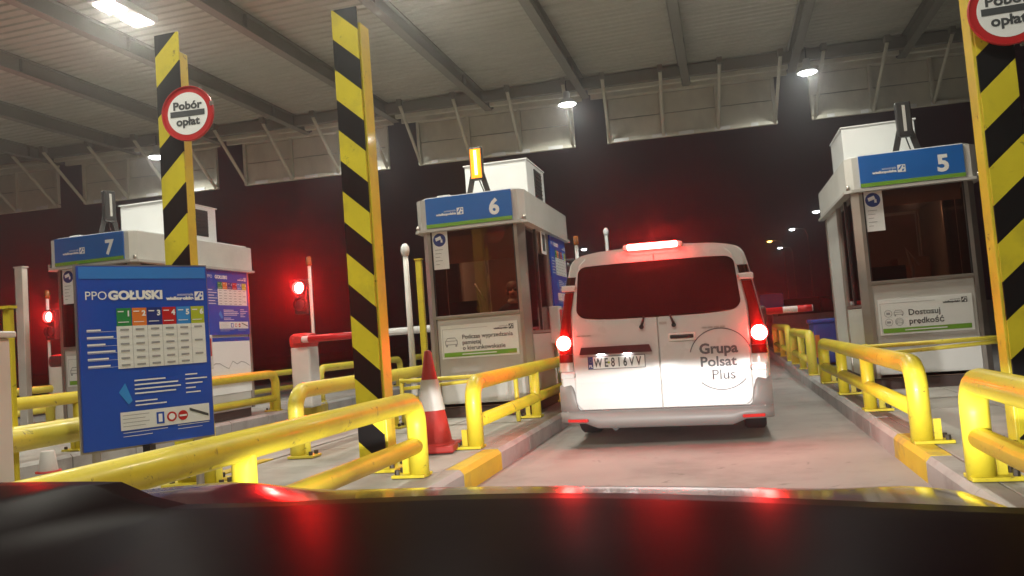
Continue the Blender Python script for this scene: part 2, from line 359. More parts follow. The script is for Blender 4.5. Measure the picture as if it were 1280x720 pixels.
# twin floodlights under the ceiling
def flood(x, y, label):
    t = thing('ceiling_floodlight', label, 'lamp', (x, y, ZB+.05), 0, 'twin floodlights under the canopy ceiling')
    MB().box((0, 0, .06), (.36, .92, .1), bev=.012).build('lamp_housing', 'booth_grey', t)
    MB().box((0, 0, .16), (.12, .12, .12)).build('mount', 'beam', t)
    for s_ in (-1, 1):
        MB().box((0, s_*.25, .002), (.28, .30, .03), bev=.006).build('lamp_lens', 'lamp_panel_lit', t)
        area_light('lamp_light', t, (0, s_*.25, -.016), .26, .28, FLOOD_W/2, (1, .975, .83))
p = at(155, 18, 'Z', ZB+.05)
for k, dx in enumerate((0, 4.1, 8.2, -4.1)):
    flood(p.x+dx, p.y, ['twin square floodlight on the ceiling, shining beside the striped post with the round sign', 'twin square floodlight on the ceiling above the neighbouring island', 'twin square floodlight on the ceiling above the right hand island', 'twin square floodlight on the ceiling above the booth 7 island'][k])
for k, dx in enumerate((0, 4.1, 8.2)):
    flood(p.x+dx, 2.2, ['twin square floodlight on the ceiling above the left lane entrance', 'twin square floodlight on the ceiling above the driver\'s lane entrance', 'twin square floodlight on the ceiling above the right lane entrance'][k])

# ------------------------------------------------------------------ yellow guard rails
def rail(x, y0, y1, z1, label, mat='yellow', inn=1, low=True, legs=(), r=.071):
    """hoop of thick tube along the island edge; z measured from the island top"""
    L_ = y1-y0; t = thing('guard_rail', label, 'guard rail', (x, y0, IZ), 0, 'yellow tube guard rails on the islands')
    c = .16; P = [(0, 0, 0), (0, 0, z1-c)]
    for k in range(1, 7): a = k/6*math.pi/2; P.append((0, c-c*math.cos(a), z1-c+c*math.sin(a)))
    for k in range(0, 7): a = k/6*math.pi/2; P.append((0, L_-c+c*math.sin(a), z1-c+c*math.cos(a)))
    P.append((0, L_, 0))
    MB().tube(P, r, 18).build('top_rail', mat, t)
    if low: MB().tube([(0, .05, .22), (0, L_-.05, .22)], r*.82, 16).build('lower_rail', mat, t)
    for ly in legs:
        MB().tube([(0, ly, 0), (0, ly, z1)], r*.8, 14).build('leg', mat, t)
    for ly in (0, L_)+tuple(legs):
        MB().box((inn*.06, ly, .012), (.25, .17, .022), bev=.004).build('foot_plate', mat, t)
        MB().box((inn*.1, ly, .09), (.05, .012, .14)).build('gusset', mat, t)
        for s_ in (-.05, .05): MB().tube([(inn*.15, ly+s_, .02), (inn*.15, ly+s_, .055)], .018, 6, smooth=False).build('bolt', 'bolt', t)
    return t
rail(-2.18, 1.2, 5.35, .53, 'long yellow guard rail ending beside the traffic cone, along the car lane', inn=-1, legs=(2.05,))
rail(-2.17, 6.65, 12.4, .56, 'orange tinted yellow guard rail beside the van, starting behind the traffic cone', inn=-1, legs=(2.3, 4.2))
rail(1.22, 1.0, 4.72, .52, 'yellow guard rail in front of the striped post on the booth 5 island', legs=(1.9,))
rail(1.22, 6.02, 11.4, .53, 'yellow guard rail running past the front of booth 5', legs=(2., 3.7))
rail(1.22, 13.0, 16.2, .62, 'yellow guard rail behind booth 5, next after the long one', mat='yellow_pale', legs=(1.6,))
rail(1.22, 17.4, 22, .68, 'farthest yellow guard rail on the booth 5 island, near the barrier arm', mat='yellow_pale', legs=(2.2,))
rail(-3.8, 1.4, 5.2, .58, 'dull yellow guard rail behind the tall blue price board', mat='yellow_pale', inn=1, legs=(1.9,), low=False)
rail(-3.8, 6.5, 10.3, .59, 'pale yellow guard rail behind the striped post and cone, leading towards booth 6', mat='yellow_pale', inn=1, legs=(2.,))
rail(-3.8, 13.2, 18, .66, 'pale yellow guard rail behind booth 6', mat='yellow_pale', inn=1, legs=(2.,))
rail(-7.4, 5.6, 12.05, .62, 'yellow guard rail in front of booth 7, ending by the barrier housing', inn=-1, legs=(2.2, 4.4), r=.07)
rail(-7.4, 13.6, 17.4, .62, 'pale yellow guard rail behind the white barrier housing', mat='yellow_pale', inn=-1, legs=(1.9,))
rail(-7.4, 18.2, 22.5, .62, 'farthest pale yellow guard rail on the booth 7 island', mat='yellow_pale', inn=-1, legs=(2.,))
rail(-9.2, 9.2, 16, .55, 'yellow guard rail on the far side of the booth 7 island', mat='yellow_pale', inn=1, legs=(2.2, 4.4), r=.06)
rail(-12.7, 11., 17, .62, 'yellow guard rail on the outermost island beyond booth 7', mat='yellow_pale', inn=-1, legs=(2.2, 4.4))
# thin cross bars in front of the booths
def crossbar(x0, x1, y, label, z=.55):
    t = thing('cross_bar', label, 'barrier', (x0, y, IZ), 0, 'thin yellow cross bars in front of the booths'); L_ = x1-x0
    MB().tube([(0, 0, z), (L_, 0, z+.01)], .022, 8).build('bar', 'yellow_pale', t)
    MB().tube([(0, .03, z-.09), (L_, .03, z-.02)], .02, 8).build('bar', 'yellow_pale', t)
    for x in (0, L_): MB().tube([(x, .015, 0), (x, .015, z+.03)], .026, 8).build('leg', 'yellow_pale', t)
crossbar(-3.66, -2.3, 8.6, 'thin yellow double cross bar behind the traffic cone', .52)
crossbar(1.36, 2.9, 8.9, 'thin yellow double cross bar under the speed reminder sign', .55)

# ------------------------------------------------------------------ striped posts and round signs
def post(x, y, top, side, label, wdt=.215, mat='hazard_down_left'):
    """side=+1: the yellow column shows on the +x side; stripes fall to that side"""
    t = thing('striped_post', label, 'post', (x, y, IZ), 0, 'black and yellow striped steel posts'); H = top-IZ
    b = MB().box((0, 0, H/2+.03), (wdt, .014, H-.06), bev=.003).build('striped_plate', 'hazard_down_right' if side > 0 else mat, t)
    MB().box((side*.035, .10, H/2-.06), (.17, .16, H-.12), bev=.006).build('column', 'yellow', t)
    MB().box((0, .10, .012), (.4, .34, .024), bev=.004).build('base_plate', 'yellow', t)
    for sx in (-.15, .15):
        for sy in (0., .2): MB().tube([(sx, sy, .02), (sx, sy, .06)], .02, 6, smooth=False).build('bolt', 'bolt', t)
    return t
post(-2.65, 5.6, 3.75, 1, 'tall striped post without a sign, between the cone and the blue price board')
post(-4.0, 5.25, 3.66, -1, 'tall striped post carrying the round sign behind the blue price board', mat='hazard_down_left_b')
post(1.79, 5.6, 3.75, -1, 'tall striped post with a round sign on the booth 5 island')
def round_sign(x, y, z, r, label, yaw=0.):
    t = thing('round_sign', label, 'sign', (x, y, z), yaw, 'round red rimmed signs on the striped posts')
    MB().lathe([(0, -.012), (r*.99, -.012), (r, -.008), (r, .010), (r*.985, .016), (r*.96, .016), (r*.955, .0)], n=40, axis='-Y').build('sign_plate', 'red', t)
    f = front(0, 0, 0); b = MB(); b.disc(f, 0, 0, r*.965, 0, .002, n=40); b.build('red_rim', 'red', t)
    b = MB(); b.disc(f, 0, 0, r*.77, 0, .005, n=40); b.build('sign_face', 'print_white', t)
    b = MB(); b.rect(f, -r*.66, -.022, r*.66, .022, 0, .008); b.text(f, 'Pobór', r*.40, 0, r*.16, 0, .003, 'CENTER', .008, 1.1); b.text(f, 'opłat', r*.40, 0, -r*.42, 0, .003, 'CENTER', .008, 1.1)
    b.build('lettering', 'print_dark', t)
    for zz in (-.12, .12): MB().box((0, .03, zz), (.5*r, .045, .03)).build('bracket', 'steel', t)
    MB().box((r*.93, -.003, .25*r), (.02, .03, .03)).build('clip', 'steel', t)
    return t
p = at(235, 142, 'Y', 5.18); round_sign(p.x, 5.18, p.z, .212, 'round white sign with red rim on the striped post behind the price board', R(6))
p = at(1259, 12, 'Y', 5.53); round_sign(p.x, 5.53, p.z, .225, 'round white sign with red rim on the striped post beside booth 5')

# ------------------------------------------------------------------ price boards
def logo(b, f, x, y, s, mi_w, mi_bg, h):
    """motorway operator's wordmark and square emblem, x = right edge"""
    b.rect(f, x-s, y, x, y+s, mi_w, h)
    b.add([f(x-s*.95, y+s*.35, h+.001), f(x-s*.55, y+s*.9, h+.001), f(x-s*.35, y+s*.9, h+.001), f(x-s*.72, y+s*.35, h+.001)], [(0, 1, 2, 3)], mi_bg)
    b.add([f(x-s*.45, y+s*.1, h+.001), f(x-s*.45, y+s*.4, h+.001), f(x-s*.12, y+s*.4, h+.001), f(x-s*.3, y+s*.1, h+.001)], [(0, 1, 2, 3)], mi_bg)
    b.rect(f, x-s*.28, y+s*.6, x-s*.1, y+s*.85, mi_bg, h+.001)
    b.text(f, 'autostrada', s*.42, x-s*1.15, y+s*.56, mi_w, 0, 'RIGHT', h); b.text(f, 'wielkopolska', s*.46, x-s*1.15, y+s*.12, mi_w, .002, 'RIGHT', h, 1.25)
def price_board(parent, f, W, H, sub=False):
    """f maps (across, up, out) with the origin at the lower left corner"""
    pn = MB(); pn.prism([(0, 0), (W, 0), (W, H), (0, H)], -.02, .0, f); P = pn.build('board_panel', 'blue', parent)
    par = P if not sub else parent
    b = MB(); b.rect(f, .01*W, H*.93, W*.99, H*.995, 0, .002)
    b.build('top_band', 'blue_light', P)
    b = MB(); mats = ['print_white', 'blue', 'green_dark', 'orange', 'navy', 'red', 'sky_blue', 'lime', 'paper', 'print_grey', 'print_dark']
    b.text(f, 'PPO', .066*H, .045*W, .815*H, 0, 0, 'LEFT', .003, .95); b.text(f, 'GOŁUSKI', .066*H, .215*W, .815*H, 0, .0035*H, 'LEFT', .003, 1.08)
    logo(b, f, .965*W, .80*H, .052*H, 0, 1, .003)
    x0, x1, y1, y2, y0 = .265*W, .965*W, .665*H, .765*H, .43*H; cw = (x1-x0)/6
    for k in range(6):
        b.rect(f, x0+k*cw+.004*W, y1, x0+(k+1)*cw-.002*W, y2-.0, 2+k, .003)
        b.text(f, '123456'[k], .042*H, x0+(k+.92)*cw, y1+.055*H, 0, .002, 'RIGHT', .005)
        b.rect(f, x0+(k+.12)*cw, y1+.078*H, x0+(k+.5)*cw, y1+.084*H, 0, .005); b.rect(f, x0+(k+.12)*cw, y1+.02*H, x0+(k+.8)*cw, y1+.024*H, 0, .005)
    b.rect(f, x0, y0, x1, y1, 8, .003)
    for k in range(1, 6): b.rect(f, x0+k*cw-.001, y0, x0+k*cw+.001, y1, 9, .005)
    for r_ in range(6):
        yy = y1-(r_+.65)*(y1-y0)/6
        for k in range(6):
            if r_ % 2 == 0 or k < 5: b.rect(f, x0+(k+.22)*cw, yy, x0+(k+.78)*cw, yy+.010*H, 9, .005)
        wv = (.10, .19, .13, .20, .15, .16)[r_]; b.rect(f, .05*W, yy+.004*H, .05*W+wv*W, yy+.013*H, 0, .003)
        b.rect(f, .05*W, yy-.001*H, x0, yy+.0005*H, 0, .003)
    for k, (a, e) in enumerate(((.38, .62), (.38, .72), (.38, .74), (.38, .70))): b.rect(f, a*W, (.355-.024*k)*H, e*W, (.363-.024*k)*H, 0, .003)
    for k, (a, e) in enumerate(((.38, .55), (.38, .62))): b.rect(f, a*W, (.24-.022*k)*H, e*W, (.247-.022*k)*H, 0, .003)
    for k, (a, e) in enumerate(((.78, .88), (.78, .96), (.78, .92), (.78, .86), (.78, .90))): b.rect(f, a*W, (.365-.026*k)*H, e*W, (.372-.026*k)*H, 0, .003)
    b.add([f(.26*W, .30*H, .003), f(.31*W, .35*H, .003), f(.36*W, .25*H, .003), f(.33*W, .23*H, .003)], [(0, 1, 2, 3)], 6)
    b.rect(f, .265*W, .09*H, .965*W, .19*H, 8, .003)
    for k in range(4): b.rect(f, .28*W, (.17-.02*k)*H, (.48-.03*(k % 2))*W, (.173-.02*k)*H, 9, .005)
    b.rect(f, .535*W, .105*H, .595*W, .17*H, 1, .005); b.rect(f, .55*W, .115*H, .58*W, .16*H, 0, .006)
    for cx in (.655, .745): b.disc(f, cx*W, .137*H, .028*H, 5, .005, n=20)
    b.disc(f, .655*W, .137*H, .018*H, 0, .006, n=18); b.rect(f, .715*W, .131*H, .775*W, .141*H, 0, .006)
    b.add([f(.80*W, .175*H, .005), f(.80*W, .16*H, .005), f(.955*W, .115*H, .005), f(.955*W, .13*H, .005)], [(0, 1, 2, 3)], 10)
    for k in range(2): b.rect(f, .28*W, (.075-.02*k)*H, (.62, .5)[k]*W, (.078-.02*k)*H, 0, .003); b.rect(f, .70*W, (.08-.02*k)*H, (.96, .9)[k]*W, (.083-.02*k)*H, 0, .003)
    b.build('board_print', mats, P)
    return P
# free-standing price board
la = Vector((-3.575, 3.80, .63)); hd = R(31); du = Vector((math.sin(hd), math.cos(hd), 0)); nn = Vector((du.y, -du.x, 0))
BW, BH = .757, 1.07
t = thing('price_board', 'big blue toll price board with coloured columns standing behind the near guard rail', 'sign', (la.x, la.y, IZ)); la -= Vector((la.x, la.y, IZ))
fb = lambda a, b, h=0.: la + du*a + Vector((0, 0, b)) + nn*h
price_board(t, fb, BW, BH)
b = MB(); b.prism([(-.012, -.012), (BW+.012, -.012), (BW+.012, BH+.012), (-.012, BH+.012)], -.035, -.0205, fb); b.build('board_back', 'steel', t)
for a in (.08, BW-.08):
    q = fb(a, 0, -.06); MB().tube([(q.x, q.y, 0), (q.x, q.y, BH+.44)], .025, 10).build('support_pole', 'steel', t)
    MB().box((q.x, q.y, .01), (.16, .16, .02)).build('foot_plate', 'steel', t)
q = fb(BW*.47, -.03, .0); MB().box(q, (.05, .05, .05)).build('clamp', 'black', t)

# ------------------------------------------------------------------ toll booths
def booth(x, y, num, label, sign, lit=False, lamp_yaw=0., acx=.11, reflection_band=.42, glow=26.):
    t = thing('toll_booth', label, 'toll booth', (x, y, IZ), 0, 'numbered toll booths on the islands')
    hw, D, c = .65, 2.6, .075
    Z1, Z2, Z3 = 1.21, 2.33, 2.70      # sill, header bottom, roof top
    def plan(e=0.): return [(-hw-e+c, -e), (hw+e-c, -e), (hw+e, -e+c), (hw+e, D+e), (-hw-e, D+e), (-hw-e, -e+c)]
    MB().prism(plan(-.05), 0, .13).build('plinth', 'plinth', t)
    MB().prism(plan(-.02), .13, .17).build('floor', 'interior', t)
    # corner posts
    for sx in (-1, 1):
        poly = [(sx*(hw-c-.04), .0), (sx*(hw-c), 0), (sx*hw, c), (sx*hw, c+.045), (sx*(hw-.05), c+.045), (sx*(hw-.05), c+.02), (sx*(hw-c-.01), .05), (sx*(hw-c-.04), .05)]
        MB().prism(poly, .13, Z2).build('corner_post', 'steel', t)
        MB().box((sx*(hw-.035), D-.035, (Z2+.13)/2), (.07, .07, Z2-.13), bev=.006).build('corner_post', 'steel', t)
        MB().box((sx*(hw-.02), 1.36, (Z2+.13)/2), (.044, .06, Z2-.13), bev=.004).build('door_post', 'steel', t)
    fw = 2*(hw-c-.04)
    MB().box((0, .035, (Z1+.13)/2), (fw-.004, .03, Z1-.13), bev=.004).build('front_panel', 'booth_grey', t)
    MB().box((0, .02, Z1+.02), (fw-.004, .06, .04), bev=.006).build('window_sill', 'steel', t)
    wg = MB(); wg.box((0, .03, (Z1+.04+Z2)/2), (fw-.03, .008, Z2-Z1-.05)); win = wg.build('front_window', 'booth_glass', t)
    fr = MB()
    for sx in (-1, 1): fr.box((sx*(fw/2-.008), .02, (Z1+.04+Z2)/2), (.016, .03, Z2-Z1-.05))
    fr.box((0, .02, Z2-.012), (fw-.04, .03, .022)); fr.build('window_frame', 'black', win)
    # sides: front half glazed in two panes, rear half solid
    for sx in (-1, 1):
        X = sx*(hw-.03); dk = 'booth_white' if sx < 0 else 'booth_grey'
        MB().box((X, .73, (.95+.13)/2), (.03, 1.19, .82), bev=.004).build('side_panel', dk, t)
        MB().box((X, .73, .975), (.05, 1.19, .03)).build('window_sill', 'steel', t)
        for k in range(2):
            y0 = .135+k*.60; wp = MB().box((X, y0+.30, (.99+Z2)/2), (.008, .56, Z2-1.01)).build('side_window', 'booth_glass', t)
            f2 = MB(); f2.box((X+sx*.008, y0+.012, (.99+Z2)/2), (.024, .022, Z2-1.0)); f2.box((X+sx*.008, y0+.588, (.99+Z2)/2), (.024, .022, Z2-1.0)); f2.build('window_frame', 'steel' if k else 'black', wp)
        MB().box((X, 1.96, (Z2+.13)/2), (.03, 1.13, Z2-.14), bev=.004).build('side_panel', dk, t)
    MB().box((0, D-.03, (Z2+.13)/2), (2*hw-.15, .03, Z2-.14)).build('back_panel', 'booth_white', t)
    MB().box((0, D-.055, 1.25), (2*hw-.2, .012, 2.0)).build('back_lining', 'interior', t)
    MB().box((0, 1.25, Z2-.03), (2*hw-.14, 2.3, .03)).build('ceiling', 'interior', t)
    # inside
    MB().box((0, .075, Z2-.02-reflection_band/2), (1.02, .012, reflection_band), bev=.003).build('ceiling_reflection', 'reflection_band', t)  # brown strip standing in for the canopy's reflection in the glass
    MB().box((0, .38, .945), (1.1, .55, .035), bev=.005).build('desk', 'desk_wood', t)
    MB().box((-.22, .30, .98), (.16, .12, .09)).build('card_reader', 'dark_metal', t)
    mo = MB().box((-.28, .42, 1.30), (.42, .03, .26), bev=.008).build('monitor', 'screen_off', t); MB().box((-.28, .44, 1.06), (.05, .03, .24)).build('monitor_stand', 'booth_grey', mo)
    MB().tube([(-.02, .25, .94), (-.03, .27, 1.35), (-.08, .27, 1.62), (.04, .24, 1.40)], .018, 8).build('microphone_arm', 'booth_grey', t)
    MB().box((.35, 2.2, .9), (.4, .5, 1.4)).build('locker', 'interior', t)
    il = MB().lathe([(0, -.05), (.06, -.045), (.09, -.015), (.09, 0)], c=(.12, .62, Z2-.046), n=16).build('ceiling_lamp', 'cabin_lamp_lit', t)
    pl_ = bpy.data.lights.new('lamp_light', 'POINT'); pl_.energy = glow; pl_.color = (1, .72, .5); pl_.shadow_soft_size = .08
    po = bpy.data.objects.new('lamp_light', pl_); col.objects.link(po); po.parent = t; po.location = (.12, .62, Z2-.16)
    # header ring, roof
    hd_ = MB(); hd_.prism(plan(.045), Z2, Z3, bottom=True, top=True); hd_.build('header', 'booth_white' if num != '6' else 'booth_grey', t)
    lip = MB(); lip.prism(plan(.075), Z2-.035, Z2-.003); lip.build('drip_rail', 'booth_grey', t)
    rf = MB().prism(plan(-.01), Z3+.002, Z3+.03).build('roof', 'unit_white', t)
    MB().box((-.36, .15, Z3+.045), (.16, .12, .03)).build('roof_plate', 'unit_white', rf)
    for sx in (-1, 1): MB().tube([(sx*(hw+.035), -.02, Z2+.0), (sx*(hw+.035), -.02, Z2+.05)], .02, 8).build('rain_spout', 'steel', t)
    # header board
    f = front(0, -.0465, 0); hb = MB().box((0, -.056, (Z2+Z3)/2+.01), (1.10, .018, Z3-Z2-.005), bev=.003).build('header_board', 'blue_header', t)
    f = front(0, -.066, 0)
    b = MB(); b.rect(f, -.55, Z2+.01, .55, Z2+.055, 0, .001); b.build('green_strip', 'green', hb)
    b = MB(); b.text(f, num, .26, .33, Z2+.10, 0, .010, 'CENTER', .001, 1.0); logo(b, f, -.06, Z2+.14, .085, 0, 1, .001); b.build('lettering', ['print_white', 'blue_header'], hb)
    # camera notice in the window
    f = front(-.53, .0235, 1.83); nb = MB().prism([(0, 0), (.21, 0), (.21, .48), (0, .48)], 0, .004, f).build('camera_notice', 'print_white', t)
    b = MB(); b.disc(f, .105, .365, .082, 0, .006, n=24); b.add([f(.06, .35, .008), f(.135, .375, .008), f(.12, .415, .008), f(.05, .39, .008)], [(0, 1, 2, 3)], 1); b.rect(f, .12, .33, .145, .37, 1, .008)
    for k in range(5): b.rect(f, .04, .24-.045*k, .04+(.1, .08, .06, .09, .05)[k], .246-.045*k, 2, .006)
    b.build('notice_print', ['navy', 'print_white', 'print_grey'], nb)
    # sign on the front panel
    sz = .62 if num == '5' else .72
    f = front(-.49, .012, sz); sb = MB().prism([(0, 0), (.98, 0), (.98, .41), (0, .41)], -.012, .004, f).build('info_sign', 'paper', t)
    b = MB(); b.rect(f, .03, .022, .95, .075, 0, .006); b.rect(f, .26, .042, .70, .055, 4, .008)
    b.rect(f, .02, .36, .60, .364, 2, .006); b.rect(f, .02, .02, .024, .362, 2, .006)
    logo(b, f, .93, .315, .06, 3, 4, .006)
    def car_icon(cx, cy, s):
        for (xa, ya, xb, yb) in ((-.5, -.2, .5, -.14), (-.5, -.2, -.44, .1), (.44, -.2, .5, .1), (-.3, .3, .3, .36), (-.5, .08, .5, .13), (-.45, -.34, -.3, -.2), (.3, -.34, .45, -.2)): b.rect(f, cx+xa*s, cy+ya*s, cx+xb*s, cy+yb*s, 1, .006)
        for q in (-1, 1): b.add([f(cx+q*.5*s, cy+.1*s, .006), f(cx+q*.3*s, cy+.36*s, .006), f(cx+q*.25*s, cy+.36*s, .006), f(cx+q*.44*s, cy+.1*s, .006)], [(0, 1, 2, 3)], 1)
    if sign[0] == 'cam':
        for (cx, cy) in ((.10, .245), (.10, .145)): b.disc(f, cx, cy, .042, 2, .006, .037, 24); b.rect(f, cx-.02, cy-.012, cx+.02, cy+.012, 1, .006)
        car_icon(.21, .245, .10); car_icon(.21, .145, .07); b.disc(f, .21, .145, .045, 2, .006, .04, 24)
        for k, s_ in enumerate(sign[1:]): b.text(f, s_, .092, .31, .215-.10*k, 3, .0015, 'LEFT', .006)
    elif sign[0] == 'car':
        car_icon(.13, .20, .16)
        for k, s_ in enumerate(sign[1:]): b.text(f, s_, .072, .27, .235-.068*k, 3, .0012, 'LEFT', .006)
    b.build('sign_print', ['green', 'print_grey', 'print_grey', 'print_dark', 'paper'], sb)
    # right-hand side: price board, white panels, terminal
    pb = MB(); f = side_r(hw-.005, 1.45, 1.30); P = price_board(t, lambda a, b_, h=0.: f(a, b_, h+.02), 1.08, 1.06)
    f = side_r(hw-.012, 1.45, .40); wp = MB().prism([(0, 0), (1.08, 0), (1.08, .80), (0, .80)], 0, .012, f).build('white_notice', 'print_white', t)
    b = MB(); b.rect(f, 0, .80, 1.08, .86, 0, .013)
    pts = [(.05+.11*k, .42+.05*math.sin(k*1.1)+(.1 if k == 5 else 0)) for k in range(10)]
    for (a, e), (g_, h_) in zip(pts, pts[1:]): b.add([f(a, e, .014), f(g_, h_, .014), f(g_, h_+.012, .014), f(a, e+.012, .014)], [(0, 1, 2, 3)], 1)
    b.build('notice_print', ['blue', 'print_grey'], wp)
    tm = MB().box((hw+.05, 1.30, 1.05), (.14, .22, .5), bev=.015).build('payment_terminal', 'booth_white', t)
    MB().box((hw+.122, 1.30, 1.12), (.012, .13, .26)).build('terminal_face', 'red_plastic', tm)
    f = side_r(hw-.005, .98, 2.0); nb = MB().prism([(0, 0), (.26, 0), (.26, .30), (0, .30)], 0, .008, f).build('side_notice', 'print_white', t)
    b = MB(); b.rect(f, .05, .04, .21, .26, 0, .010); b.build('notice_print', 'print_dark', nb)
    # air conditioner on the roof
    ac = MB().box((acx, 1.45, Z3+.30), (.86, 1.05, .54), bev=.012).build('air_conditioner', 'unit_white', t)
    MB().box((acx+.433, 1.55, Z3+.31), (.012, .42, .40)).build('grille', 'dark_metal', ac)
    for k in range(7): MB().box((acx+.443, 1.55, Z3+.15+.053*k), (.012, .40, .012)).build('slat', 'dark_metal', ac)
    MB().box((acx, 1.45, Z3+.575), (.89, 1.08, .015)).build('unit_lid', 'unit_white', ac)
    # warning lamp on an A-frame
    lp = bpy.data.objects.new('warning_lamp', MB().box((0, 0, .42), (.17, .07, .42), bev=.012).mesh('warning_lamp', 'dark_metal')); col.objects.link(lp); lp.parent = t; lp.location = (.05, .28, Z3+.02); lp.rotation_euler = (0, 0, lamp_yaw)
    MB().box((.0, -.037, .42), (.135, .01, .37)).build('lamp_lens', 'beacon_panel_lit' if lit else 'dark_metal', lp)
    MB().box((.0, -.046, .43), (.032, .012, .31)).build('lamp_tube', 'beacon_lit' if lit else 'booth_grey', lp)
    for sx in (-1, 1): MB().add([(sx*.02, 0, .30), (sx*.09, 0, .30), (sx*.17, 0, 0), (sx*.10, 0, 0), (sx*.02, .012, .30), (sx*.09, .012, .30), (sx*.17, .012, 0), (sx*.10, .012, 0)], [(0, 1, 2, 3), (7, 6, 5, 4), (0, 4, 5, 1), (1, 5, 6, 2), (2, 6, 7, 3), (3, 7, 4, 0)]).build('lamp_leg', 'dark_metal', lp)
    MB().tube([(.0, .03, .25), (.05, .06, .08), (.12, .2, .02), (.16, .7, .03)], .008, 6).build('cable', 'black', lp)
    return t
booth(2.20, 10.0, '5', 'grey toll booth numbered 5 with speed reminder sign below its dark window', ('cam', 'Dostosuj', 'prędkość'), acx=-.12, reflection_band=.2, glow=7.)
booth(-2.90, 9.3, '6', 'grey toll booth numbered 6 with a lit amber lamp on its roof', ('car', 'Podczas wyprzedzania', 'pamiętaj', 'o kierunkowskazie'), lit=True)
booth(-8.06, 8.85, '7', 'grey toll booth numbered 7 partly hidden by the big blue price board', ('car',), lamp_yaw=R(75))

# ------------------------------------------------------------------ attendant inside booth 6
def skin_person(x, y, z, rz):
    V = [(0, 0, 0), (0, -.01, .16), (0, -.01, .34), (0, .0, .46), (0, -.01, .55), (0, -.015, .63), (0, -.02, .70)]
    rad = [(.15, .12), (.145, .105), (.16, .115), (.10, .09), (.05, .052), (.078, .092), (.07, .085)]
    E_ = [(i, i+1) for i in range(6)]
    def add(p, r, link): V.append(p); rad.append((r, r)); E_.append((link, len(V)-1)); return len(V)-1
    for s in (-1, 1):
        a = add((s*.175, .0, .42), .062, 3); b_ = add((s*.22, -.04, .17), .048, a); c_ = add((s*.12, -.27, .13), .036, b_); w_ = add((s*.10, -.33, .135), .028, c_); pm = add((s*.095, -.38, .135), .033, w_)
        for k, (dx, dl) in enumerate(((-.028, .075), (-.009, .085), (.010, .08), (.028, .062))):
            f1 = add((s*.095+dx, -.38-dl*.55, .135), .0095, pm); add((s*.095+dx, -.38-dl, .118), .008, f1)
        th = add((s*.095-s*.04, -.375, .13), .011, pm); add((s*.095-s*.055, -.41, .125), .009, th)
        h = add((s*.09, -.05, -.03), .085, 0); k_ = add((s*.11, -.42, -.03), .062, h); an = add((s*.11, -.40, -.42), .042, k_); add((s*.11, -.54, -.46), .036, an)
    me = bpy.data.meshes.new('person'); me.from_pydata(V, E_, []); o = bpy.data.objects.new('tmp', me); col.objects.link(o)
    sk = o.modifiers.new('s', 'SKIN'); sk.use_smooth_shade = True
    for i, sv in enumerate(me.skin_vertices[0].data): sv.radius = rad[i]; sv.use_root = (i == 0)
    o.modifiers.new('u', 'SUBSURF').levels = 1; o.modifiers['u'].render_levels = 1
    dg = bpy.context.evaluated_depsgraph_get(); dg.update(); me2 = bpy.data.meshes.new_from_object(o.evaluated_get(dg)); bpy.data.objects.remove(o)
    me2.materials.clear()
    for q in ('jacket', 'skin', 'rubber'): me2.materials.append(MATS[q])
    for p in me2.polygons:
        c = p.center; p.material_index = 1 if c.z > .52 or (c.y < -.32 and .05 < c.z < .3) else 2 if c.z < -.42 else 0; p.use_smooth = True
    t = place('person', me2, None, (x, y, z)); t.rotation_euler = (0, 0, rz)
    tag(t, 'attendant in a dark jacket sitting behind the window of booth 6', 'person')
    MB().lathe([(.0, .800), (.05, .792), (.084, .755), (.096, .70), (.095, .66), (.09, .62)], c=(0, .012, 0), n=16).build('hair', 'hair', t)
    MB().lathe([(.075, .50), (.085, .53), (.07, .565)], c=(0, -.01, 0), n=14).build('collar', 'scarf', t)
    MB().add([(-.012, -.105, .655), (.012, -.105, .655), (0, -.13, .645), (0, -.10, .69)], [(0, 1, 2), (0, 2, 3), (1, 3, 2)]).build('nose', 'skin', t)
    for s in (-1, 1):
        MB().lathe([(0, -.004), (.010, 0), (0, .004)], c=(s*.032, -.102, .69), n=8, axis='-Y').build('eye', 'print_dark', t)
        MB().lathe([(0, -.012), (.022, 0), (0, .012)], c=(s*.085, -.01, .67), n=8, axis='X').build('ear', 'skin', t)
    MB().box((0, -.107, .615), (.04, .008, .008)).build('mouth', 'red_plastic', t)
    return t
skin_person(-2.62, 10.04, IZ+.86, R(10))
st = thing('office_chair', 'dark office chair under the attendant in booth 6', 'chair', (-2.62, 10.09, IZ+.17))
MB().box((0, 0, .54), (.44, .42, .08), bev=.03).build('seat', 'jacket', st); MB().tube([(0, 0, .03), (0, 0, .52)], .03, 10).build('stem', 'dark_metal', st)
MB().box((0, .22, .90), (.38, .05, .42), bev=.02).build('backrest', 'jacket', st); MB().box((0, .225, .62), (.05, .03, .2)).build('back_bracket', 'dark_metal', st)
for k in range(5):
    a = k*2*math.pi/5; MB().tube([(0, 0, .06), (.24*math.cos(a), .24*math.sin(a), .03)], .022, 8).build('foot', 'dark_metal', st)

